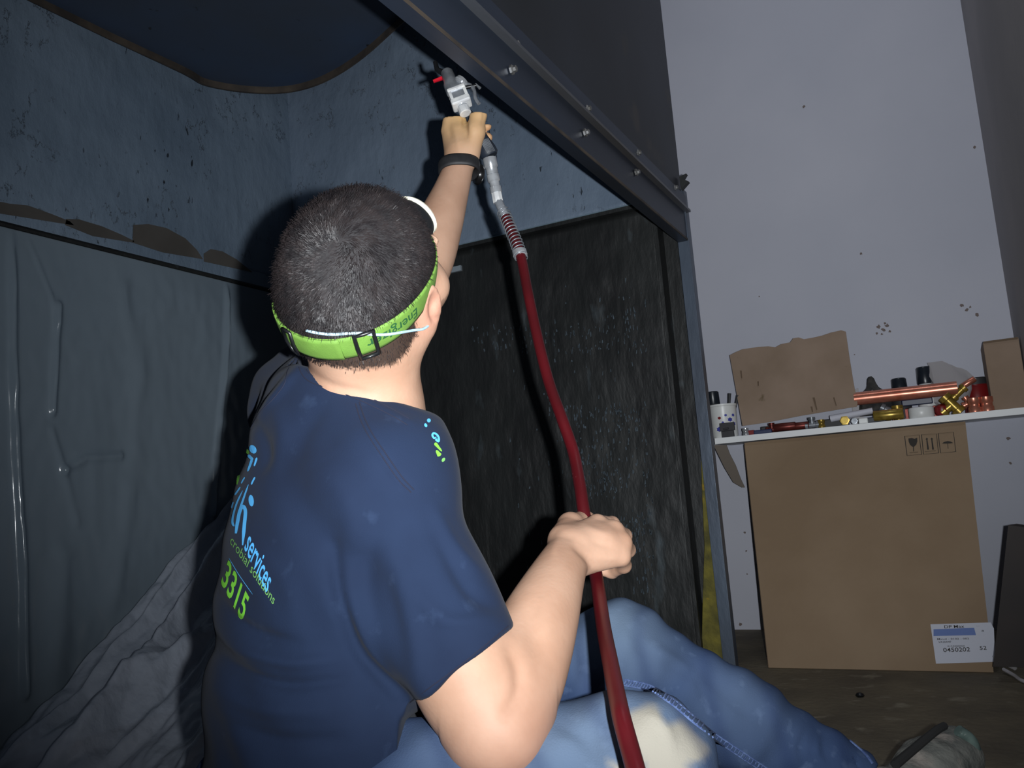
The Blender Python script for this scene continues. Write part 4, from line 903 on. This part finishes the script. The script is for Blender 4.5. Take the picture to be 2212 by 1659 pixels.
# tub with its printed blotches
L0 = S_(1564, .19); tub = item('plastic_tub', 'white plastic tub with blue and red print at the shelf end by the post', 'tub', L0)
MB().lathe(L0, Z3, [(.040, 0), (.044, .006), (.0465, .108), (.049, .110), (.049, .116), (.0455, .116), (.043, .01)], 32).obj('tub_wall', M_wh, tub, smooth=True)
fr3 = nrm(np.array([0, 0, .6])*1.0-L0*[1, 1, 0]-np.array([0, 0, .6])); sd3 = nrm(np.cross(Z3, fr3))
for (u, z, rr0, m_) in ((-.014, .068, .006, M_redk), (.022, .060, .0085, M_blue), (.034, .045, .009, M_blue), (.008, .076, .005, M_blue), (-.018, .030, .010, M_blue), (-.004, .052, .0045, M_blue), (.036, .075, .006, M_blue)):
    V = []
    for k in range(12):
        g = 2*math.pi*k/12; uu = u+rr0*math.cos(g)*(1.2 if k % 3 else .8); zz = z+rr0*math.sin(g)*(.9 if k % 2 else .6); rad_ = .0444+.0025*(zz/.108); 
        th = uu/rad_; V.append(L0+rad_*1.012*(math.cos(th)*fr3+math.sin(th)*sd3)+np.array([0, 0, zz]))
    mesh_obj('tub_print', V, [tuple(range(12))], m_, tub)
L1 = S_(1546, .10); q = item('aerosol_can', 'black-capped can behind the white tub, leftmost on the shelf', 'can', L1)
MB().lathe(L1, Z3, [(.026, 0), (.026, .12), (.022, .13)], 24).obj('can_body', M_dkg, q, smooth=True); MB().lathe(L1+[0, 0, .128], Z3, [(.0225, 0), (.0235, .002), (.0222, .044), (.019, .047)], 24).obj('cap', M_cap, q, smooth=True)
for k, (px, lean) in enumerate(((1572, .012), (1584, .02))):
    a_ = S_(1566+k*8, .17)+np.array([.006, 0, .02]); single(MB().tube([a_, a_+np.array([lean+.0, 0, .075]), a_+np.array([lean*1.8, 0, .135-.01*k])], [.003, .004, .0058-.001*k], 8), 'tool_handle', M_dkg, a_, ('dark tool handle standing in the white tub' if k == 0 else 'thin dark tool standing beside the handle in the white tub'), 'tool', group='tools in the tub')
L2 = S_(1570, .235); single(MB().box(L2+[-.022, -.004, 0], L2+[.02, .008, .022]).box(L2+[-.026, -.004, .022], L2+[.024, .008, .05]).tube([L2+[-.012, -.01, .028], L2+[.006, -.01, .03]], .004, 8), 'pipe_clip', M_dkg, L2, 'dark grey clip in front of the white tub', 'clip', smooth=False, bevel=.002)
# torn card
yc = YW-.20
cp = [(1604, 920), (1567, 763), (1580, 756), (1596, 749), (1612, 747), (1630, 744), (1652, 743), (1668, 745), (1680, 738), (1700, 734), (1706, 725), (1718, 723), (1730, 727), (1748, 724), (1770, 719), (1790, 712), (1812, 707), (1822, 710), (1832, 770), (1842, 825), (1852, 872), (1850, 878), (1730, 898), (1660, 912)]
P = [on(x, y, 1, yc) for x, y in cp]; P = [p+np.array([0, (p[2]-P[0][2])*.25, 0]) for p in P]
ce = single(MB().slab(P, (0, .005, 0)), 'cardboard_piece', M_card, P[0], 'torn brown cardboard piece propped up on the shelf', 'cardboard', smooth=False)
for (a_, b_, w0) in (((1756, 858), (1764, 885), .003), ((1800, 858), (1806, 876), .002), ((1594, 798), (1597, 815), .002), ((1633, 822), (1634, 832), .002), ((1752, 878), (1755, 890), .0025)):
    pa = on(*a_, 1, yc)+np.array([0, .014-.02, 0]); pb_ = on(*b_, 1, yc)+np.array([0, -.006, 0]); pa[1] += (pa[2]-P[0][2])*.25-.0; pb_[1] += (pb_[2]-P[0][2])*.25
    o = MB().slab([pa-[w0, 0, 0], pa+[w0, 0, 0], pb_+[w0*.5, 0, 0], pb_-[w0*.5, 0, 0]], (0, .006, 0)).obj('tear', M_carde, ce)
# copper pipe
pa = on(1846, 862, 1, YW-.17); pb_ = on(2068, 838, 1, YW-.17); pb_[1] -= 0
cpipe = single(MB().tube([pa, pb_], .0215, 24, caps=False).tube([pb_, pa], .0190, 24, caps=False), 'copper_pipe', M_cop, pa, 'bright copper pipe lying across the fittings on the shelf', 'pipe')
L_ = S_(1892, .12); V = []
hgt = [(0, .05, .034), (.02, .052, .036), (.05, .047, .03), (.075, .032, .022), (.09, .018, .014), (.105, .014, .012), (.12, .010, .008), (.128, .004, .003)]
mb = MB(); nn = 16; V = []
for (z, a_, b_) in hgt:
    for k in range(nn): g = 2*math.pi*k/nn; w_ = 1+.13*math.sin(3*g+z*40)+.08*math.sin(7*g-z*60); V.append(L_+np.array([a_*math.cos(g)*w_+.2*(z > .08)*(z-.08)*-.3, b_*math.sin(g)*w_, z+.03]))
mb.add(V, [(i*nn+k, i*nn+(k+1) % nn, (i+1)*nn+(k+1) % nn, (i+1)*nn+k) for i in range(len(hgt)-1) for k in range(nn)]+[tuple(range(nn))[::-1], tuple((len(hgt)-1)*nn+k for k in range(nn))])
mb.tube([L_+[-.05, -.036, .10], L_+[-.02, -.042, .085], L_+[.005, -.04, .070]], .005, 8)
single(mb, 'cloth_bag', mat('dark_cloth_bag', (70, 68, 66), (40, 40, 42), rough=.9, nscale=40, c3=(150, 146, 144), n3=50, t3=(.62, .68)), L_, 'dark crumpled bag behind the left end of the copper pipe', 'bag')
for px, top, hh_, lab in ((1951, 816, .155, 'shorter black-capped bottle behind the copper pipe'), (2008, 791, .19, 'taller black-capped bottle with white shoulder behind the copper pipe')):
    L_ = S_(px-2, .10); ztop = on(px, top, 1, YW-.10)[2]; q = item('capped_bottle', lab, 'bottle', L_, 'capped bottles behind the copper pipe'); zt = ztop-ZS
    MB().lathe(L_, Z3, [(.028, 0), (.029, .01), (.029, zt-.075), (.022, zt-.06), (.02, zt-.052)], 24).obj('bottle_body', M_wh if 'white' in lab else M_dkg, q, smooth=True)
    MB().lathe(L_+[0, 0, zt-.056], Z3, [(.0235, 0), (.0245, .003), (.0225, .052), (.019, .056)], 24).obj('bottle_cap', M_cap, q, smooth=True)
# clear bag
L_ = S_(2056, .11); zt0 = on(2060, 775, 1, YW-.13)[2]-ZS; V = []; nn = 20; rings = [(0.03, .035, .03, 0), (.05, .05, .035, 0), (.08, .055, .03, .004), (.11, .06, .022, .006), (.14, .064, .012, .004), (zt0-.01, .05, .004, -.004), (zt0, .045, .001, -.01)]
for (z, a_, b_, o_) in rings:
    for k in range(nn): g = 2*math.pi*k/nn; w_ = 1+.12*math.sin(5*g+z*50)+.1*math.sin(3*g-z*30); V.append(L_+np.array([a_*math.cos(g)*w_+o_, b_*math.sin(g)*w_, z-(.03 if z > .12 else 0)*max(0, math.cos(g))]))
single(MB().add(V, [(i*nn+k, i*nn+(k+1) % nn, (i+1)*nn+(k+1) % nn, (i+1)*nn+k) for i in range(len(rings)-1) for k in range(nn)]), 'plastic_bag', M_clear, L_, 'cloudy plastic bag standing behind the right end of the copper pipe', 'bag')
L_ = S_(1852, .06); single(MB().slab([L_+[-.02, 0, 0], L_+[.02, 0, 0], L_+[.012, 0, .13], L_+[-.01, 0, .12]], (0, .004, 0)), 'clear_pouch', M_clear, L_, 'small cloudy pouch between the torn cardboard and the dark bag', 'bag', smooth=False)
L_ = S_(1988, .215); single(MB().lathe(L_, Z3, [(.034, 0), (.0365, .003), (.0365, .030), (.034, .033), (.030, .034)], 32), 'white_lid', M_wh, L_, 'round white dish standing on the shelf front edge under the pipe', 'lid')  # this round white piece is a loose lid
def fitting(px, y, m, label, kind='tee', s=1.0, rot=0, name='pipe_fitting', dz=0, cat='fitting', group=None):
    L_ = S_(px, y)+np.array([0, 0, dz]); mb = MB(); c_, s_ = math.cos(rot), math.sin(rot); X_ = np.array([c_, 0, s_]); Zz = np.array([-s_, 0, c_]); c0 = L_+np.array([0, 0, .016*s])
    if kind == 'tee':
        mb.lathe(c0-X_*.028*s, X_, [(.013*s, 0), (.016*s, .001), (.016*s, .012*s), (.012*s, .014*s), (.012*s, .042*s), (.016*s, .044*s), (.016*s, .055*s), (.013*s, .056*s)], 12); mb.lathe(c0, Zz, [(.011*s, 0), (.011*s, .02*s), (.0145*s, .021*s), (.0145*s, .032*s), (.01*s, .032*s)], 12)
    if kind == 'nut': mb.lathe(c0-np.array([0, .012, 0])*s, (0, 1, 0), [(.008*s, 0), (.0155*s, .0005), (.0155*s, .012*s), (.012*s, .014*s), (.012*s, .026*s)], 6); mb.lathe(c0-np.array([0, .018, 0])*s, (0, 1, 0), [(.006*s, 0), (.0105*s, 0), (.0105*s, .006*s)], 16)
    if kind == 'short': mb.tube([c0-X_*.035*s, c0-X_*.033*s, c0+X_*.033*s, c0+X_*.035*s], [.012*s, .0135*s, .0135*s, .012*s], 16)
    if kind == 'coupling':
        mb.lathe(L_, Z3, [(.017*s, 0), (.0185*s, .001), (.0185*s, .014*s), (.016*s, .017*s), (.016*s, .026*s), (.0185*s, .029*s), (.0185*s, .044*s), (.015*s, .045*s)], 20)
    return single(mb, name, m, L_, label, cat, group=group)
fitting(1917, .225, M_brass, 'brass valve body lying left of the round white dish', 'short', 1.25)
fitting(1938, .20, M_brass, 'brass tee standing behind the valve body beside the white dish', 'tee', 1.1, 1.57)
fitting(1920, .16, M_chrd, 'grey metal tee under the middle of the copper pipe', 'tee', 1.0, 2.6, dz=.02)
fitting(2056, .215, M_brass, 'brass elbow tilted up against the pipe end', 'tee', 1.25, 2.2, dz=.012)
fitting(2074, .17, M_brass, 'brass nut piece above the tilted elbow', 'tee', .9, .7, dz=.055)
fitting(2103, .225, M_cop, 'shiny copper coupling, left of two standing at the shelf edge', 'coupling', 1.0, group='copper couplings')
fitting(2130, .220, M_cop, 'shiny copper coupling, right of two standing beside the cardboard box', 'coupling', 1.0, group='copper couplings')
fitting(2092, .20, M_cop, 'small copper elbow between the brass elbow and the couplings', 'tee', .7, .4, dz=.02)
fitting(2096, .16, M_cop, 'copper cap resting on the pile behind the couplings', 'short', .7, .5, dz=.085)
fitting(1823, .228, M_brass, 'round brass compression nut facing out in front of the cardboard', 'nut', 1.0)
fitting(1843, .225, M_chrd, 'small chrome nut right of the round brass nut', 'nut', .72)
fitting(1693, .225, M_copd, 'dull copper short pipe lying under the torn cardboard', 'short', 1.0)
fitting(1724, .222, M_copd, 'dull copper connector right of the short pipe under the cardboard', 'short', .9)
fitting(1665, .215, M_copd, 'small dull copper elbow near the clips', 'tee', .7)
fitting(1752, .222, M_chrd, 'grey metal fitting below the tear in the cardboard', 'tee', .8)
fitting(1608, .235, M_chrome, 'tiny chrome screw fitting right of the dark clip', 'coupling', .55)
fitting(1772, .228, M_brass, 'small gold fitting at the edge of the white paper roll', 'coupling', .6)
for px, s_, lab in ((2033, .018, 'dark red round knob between the white dish and brass elbow'),):
    L_ = S_(px, .21); single(MB().lathe(L_, Z3, [(.008, 0), (s_, .004), (s_*1.25, .016), (s_*1.1, .030), (s_*.4, .037)], 20), 'red_handwheel', M_redk, L_, lab, 'handwheel')
L_ = S_(2112, .06); q = item('red_canister', 'dark red canister behind the copper couplings beside the cardboard box', 'canister', L_); MB().lathe(L_, Z3, [(.038, 0), (.040, .004), (.040, .085), (.034, .095)], 28).obj('canister_body', M_redk, q, smooth=True); MB().lathe(L_+[0, 0, .094], Z3, [(.034, 0), (.034, .02), (.030, .024)], 28).obj('canister_lid', M_dkg, q, smooth=True)
L_ = S_(1835, .20); single(MB().tube([L_+[-.06, 0, .028], L_+[.07, 0, .040]], [.016, .014], 14, flat=.7), 'paper_roll', mat('white_paper', (206, 206, 216), rough=.8), L_, 'white paper roll lying behind the brass nut', 'roll')
for px, y_, w_, hh_, m_, lab, dz in ((1645, .225, .03, .014, mat('dark_blue_plastic', (30, 42, 82), rough=.4), 'dark blue plastic strip at the left under the cardboard', 0), (1886, .222, .034, .018, mat('blue_black_clip', (34, 40, 54), rough=.5), 'blue-black plastic clip left of the brass valve', 0),
                              (1862, .225, .014, .018, M_wh, 'small white connector left of the blue-black clip', 0), (1982, .16, .045, .02, mat('navy_marker', (34, 42, 70), rough=.4), 'navy marker lying under the copper pipe above the white dish', .045), (1620, .222, .012, .016, M_redk, 'tiny red and white cap beside the chrome screw', 0),
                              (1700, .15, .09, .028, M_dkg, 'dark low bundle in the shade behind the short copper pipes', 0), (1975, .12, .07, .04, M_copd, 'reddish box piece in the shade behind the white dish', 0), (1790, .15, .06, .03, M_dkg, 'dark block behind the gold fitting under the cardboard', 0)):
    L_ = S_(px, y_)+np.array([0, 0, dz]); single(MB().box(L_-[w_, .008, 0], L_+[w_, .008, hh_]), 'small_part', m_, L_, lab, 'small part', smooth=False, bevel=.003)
# cardboard box at the right end
b0 = on(2146, 890, 1, YW-.21); zt = on(2143, 737, 1, YW-.21)[2]; bx = item('cardboard_box', 'upright brown cardboard box standing at the right end of the shelf', 'box', (b0[0], b0[1], ZS))
MB().box((b0[0], YW-.21, ZS), (XC-.004, YW-.03, zt)).obj('box_body', M_card, bx, bevel=.002); MB().box((b0[0]+.002, YW-.213, zt-.004), (XC-.006, YW-.12, zt+.002)).obj('top_flap', M_carde, bx)
# shelf bracket strip
bp = [on(x, y, 1, YW-.12) for x, y in ((1556, 962), (1583, 962), (1587, 980), (1596, 1005), (1603, 1035), (1609, 1053), (1603, 1053), (1586, 1042), (1572, 1010))]
bp = [p-np.array([0, .10*max(0, (p[2]-bp[5][2])/max(bp[0][2]-bp[5][2], .01)), 0]) for p in bp]
for p in bp: p[2] = min(p[2], zsb)
o = MB().slab(bp, (0, .004, 0)).obj('bracket', mat('taupe_strip', (128, 118, 108), rough=.8), loc=bp[0]); tag(o, 'curved taupe bracket strip hanging under the left end of the shelf', 'bracket')

# ================================================================ BIG CARTON BELOW
C1_ = on(1660, 1441, 2, .004); C2_ = on(2146, 1450, 2, .004); yb0 = (C1_[1]+C2_[1])/2; ytop = YF+.012; ztop = zsb-.004
CX0, CX1 = C1_[0], C2_[0]
def cpt(px, py):
    """point on the leaning face of the carton"""
    d = R@cdir(px, py); n_ = nrm(np.cross([1, 0, 0], [0, ytop-yb0, ztop])); t = ((np.array([0, yb0, 0])-O)@n_)/(d@n_); return O+t*d
cn = nrm(np.cross([1, 0, 0], [0, ytop-yb0, ztop])); cn = cn if cn[1] < 0 else -cn
tl = cpt(1608, 955); tr_ = cpt(2086, 915)
print('carton', CX0, CX1, yb0, ytop, tl, tr_)
T0 = np.array([tl[0], ytop, ztop]); T1 = np.array([tr_[0], ytop, ztop]); K0 = np.array([CX0, yb0, .002]); K1_ = np.array([CX1, yb0, .002])
cb = item('flat_carton', 'large flattened brown carton leaning under the shelf with handling symbols', 'carton', K0)
MB().slab([K0, K1_, T1, T0], -cn*.012).obj('carton_panel', M_card2, cb); cbp = cb.children[0]
MB().slab([K0-cn*.0125, K0-cn*.020, T0-cn*.020, T0-cn*.0125], (-.004, 0, 0)).obj('carton_edge', M_carde, cb)
def cq(px, py, off=.0015): return cpt(px, py)+cn*off
def cline(pts, w_, name='handling_symbol', m=M_ink, closed=False):
    P = [cq(*p) for p in pts]; 
    if closed: P.append(P[0])
    return MB().tube(P, w_, 4, flat=.3).obj(name, m, cb)
def cfill(pts, name='handling_symbol', m=M_ink, off=.0016): return mesh_obj(name, [cq(x, y, off) for x, y in pts], [tuple(range(len(pts)))], m, cb)
c3 = lambda x, y: (1900+x/10.05, 900+y/10.05)
for Bx in ([(545, 430), (860, 400), (912, 825), (598, 850)], [(912, 395), (1235, 375), (1280, 795), (955, 822)], [(1272, 368), (1605, 342), (1655, 765), (1325, 795)]): cline([c3(*q) for q in Bx], .0011, closed=True)
cfill([c3(*q) for q in ((625, 480), (700, 470), (760, 485), (818, 465), (822, 540), (800, 610), (755, 655), (715, 658), (665, 620), (635, 555))]); cline([c3(735, 650), c3(742, 760)], .0012); cline([c3(650, 785), c3(840, 770)], .0014)
for dx in (0, 108): cfill([c3(*q) for q in ((1000+dx, 495-dx*.05), (1025+dx, 462), (1055+dx, 490), (1040+dx, 500), (1075+dx, 720), (1035+dx, 722), (1015+dx, 505))])
cline([c3(985, 765), c3(1225, 740)], .0012); cfill([c3(*q) for q in ((1355, 590), (1400, 555), (1480, 535), (1550, 548), (1600, 578), (1530, 588), (1440, 592))]); cline([c3(1480, 590), c3(1488, 700)], .0008)
# shipping label
lab = [(2010, 1349), (2140, 1345), (2147, 1358), (2150, 1430), (2022, 1434)]
lb = MB().slab([cq(*q, .0008) for q in lab], cn*.0008).obj('shipping_label', mat('label_paper', (206, 208, 220), rough=.7), cb)
def ltext(body, p0, p1, upv, m=M_ink):
    V, Fc = text_mesh(body, .005); p0 = np.array(p0, float); p1 = np.array(p1, float); upv = np.array(upv, float)
    mesh_obj('label_lettering', [cq(*(p0+(p1-p0)*v[0]+upv*v[1]/.7), .0026) for v in V], Fc, m, lb)
c9 = lambda x, y: (1980+x/9.535, 1320+y/9.535)
mesh_obj('label_print', [cq(*c9(*q), .0022) for q in ((350, 520), (350, 380), (600, 372), (1185, 350), (1225, 500))], [(0, 1, 2, 3, 4)], mat('pale_blue_block', (108, 130, 186), rough=.7), lb)
ltext('DP Max', c9(575, 362), c9(985, 350), (-.8, -6.5)); ltext('0450202', c9(555, 850), c9(1105, 835), (-1, -9)); ltext('52', c9(1305, 805), c9(1445, 800), (-1, -8)); ltext('Mxud - 0102 - 002', c9(430, 600), c9(1085, 590), (-.5, -3.6)); ltext('VA20A47', c9(450, 662), c9(720, 655), (-.5, -3.6)); ltext('0123000050', c9(640, 745), c9(995, 740), (-.4, -3))
ltext('a', c9(1340, 430), c9(1390, 428), (-.5, -5)); ltext('--', c9(1230, 325), c9(1305, 322), (-.3, -2))
# dark board at the right edge, plastic scrap and cord
P = [on(2178, 1134, 1, 2.42), on(2300, 1150, 1, 2.42), on(2300, 1452, 1, 2.42), on(2145, 1440, 1, 2.42)]; P[2][2] = P[3][2] = max(.0, P[3][2])
for q in P: q[0] = min(q[0], XC-.025)
o = MB().slab(P, (.02, .03, 0)).obj('dark_board', mat('dark_brown_board', (44, 36, 34), (32, 27, 28), rough=.7, nscale=6), loc=P[3]); tag(o, 'dark brown board leaning at the right edge beside the flattened carton', 'board')
L_ = on(2163, 1440, 2, .03); V = []; nn = 12; 
q = MB().tube([L_+[-.012, 0, .02], L_+[.004, 0, .028], L_+[.024, -.01, .01], L_+[.03, -.01, -.004]], [.012, .026, .02, .006], 9, flat=.5)
o = q.obj('plastic_scrap', M_clear, loc=L_, smooth=True); tag(o, 'crumpled clear plastic scrap on the floor beside the shipping label', 'scrap')
o = MB().tube(spline([on(2168, 1446, 2, .01), on(2190, 1458, 2, .008), on(2215, 1473, 2, .006), on(2300, 1500, 2, .006)], 6), .0045, 8).obj('white_cable', mat('greyish_cord', (190, 186, 190), rough=.5), loc=on(2168, 1446, 2, .01), smooth=True); tag(o, 'whitish cable running off right from the plastic scrap', 'cable')
o = MB().lathe(on(1858, 1505, 2, 0), Z3, [(.008, 0), (.011, .004), (.007, .009), (.001, .011)], 9).obj('pebble', M_bp, loc=on(1858, 1505, 2, 0), smooth=True); tag(o, 'small black crumb on the floor in front of the carton', 'pebble')
# smudges and nail on the plaster
wb = bpy.data.objects['wall_back']; M_dirt = mat('brown_smudge', (120, 108, 104), rough=.95)
for (px, py, s_) in ((1898, 706, 6), (1908, 712, 5), (1916, 704, 5), (1905, 722, 3), (1894, 720, 3), (1922, 716, 3), (1912, 698, 3), (2078, 660, 4), (2088, 670, 4), (2096, 663, 3), (2110, 680, 4), (1846, 766, 2), (1860, 548, 3), (1736, 231, 4), (2105, 318, 5), (1608, 1150, 3), (1612, 1190, 3), (1599, 1348, 4), (1614, 1240, 2), (2178, 948, 4), (2183, 1000, 3), (1640, 640, 2)):
    c = on(px, py, 1, YW-.0006); V = []; r_ = s_/PXM
    for k in range(9): g = 2*math.pi*k/9; rr0 = r_*random.uniform(.5, 1.2); V.append(c+np.array([rr0*math.cos(g), 0, rr0*math.sin(g)]))
    MB().slab(V, (0, .0004, 0)).obj('smudge', M_dirt, wb)
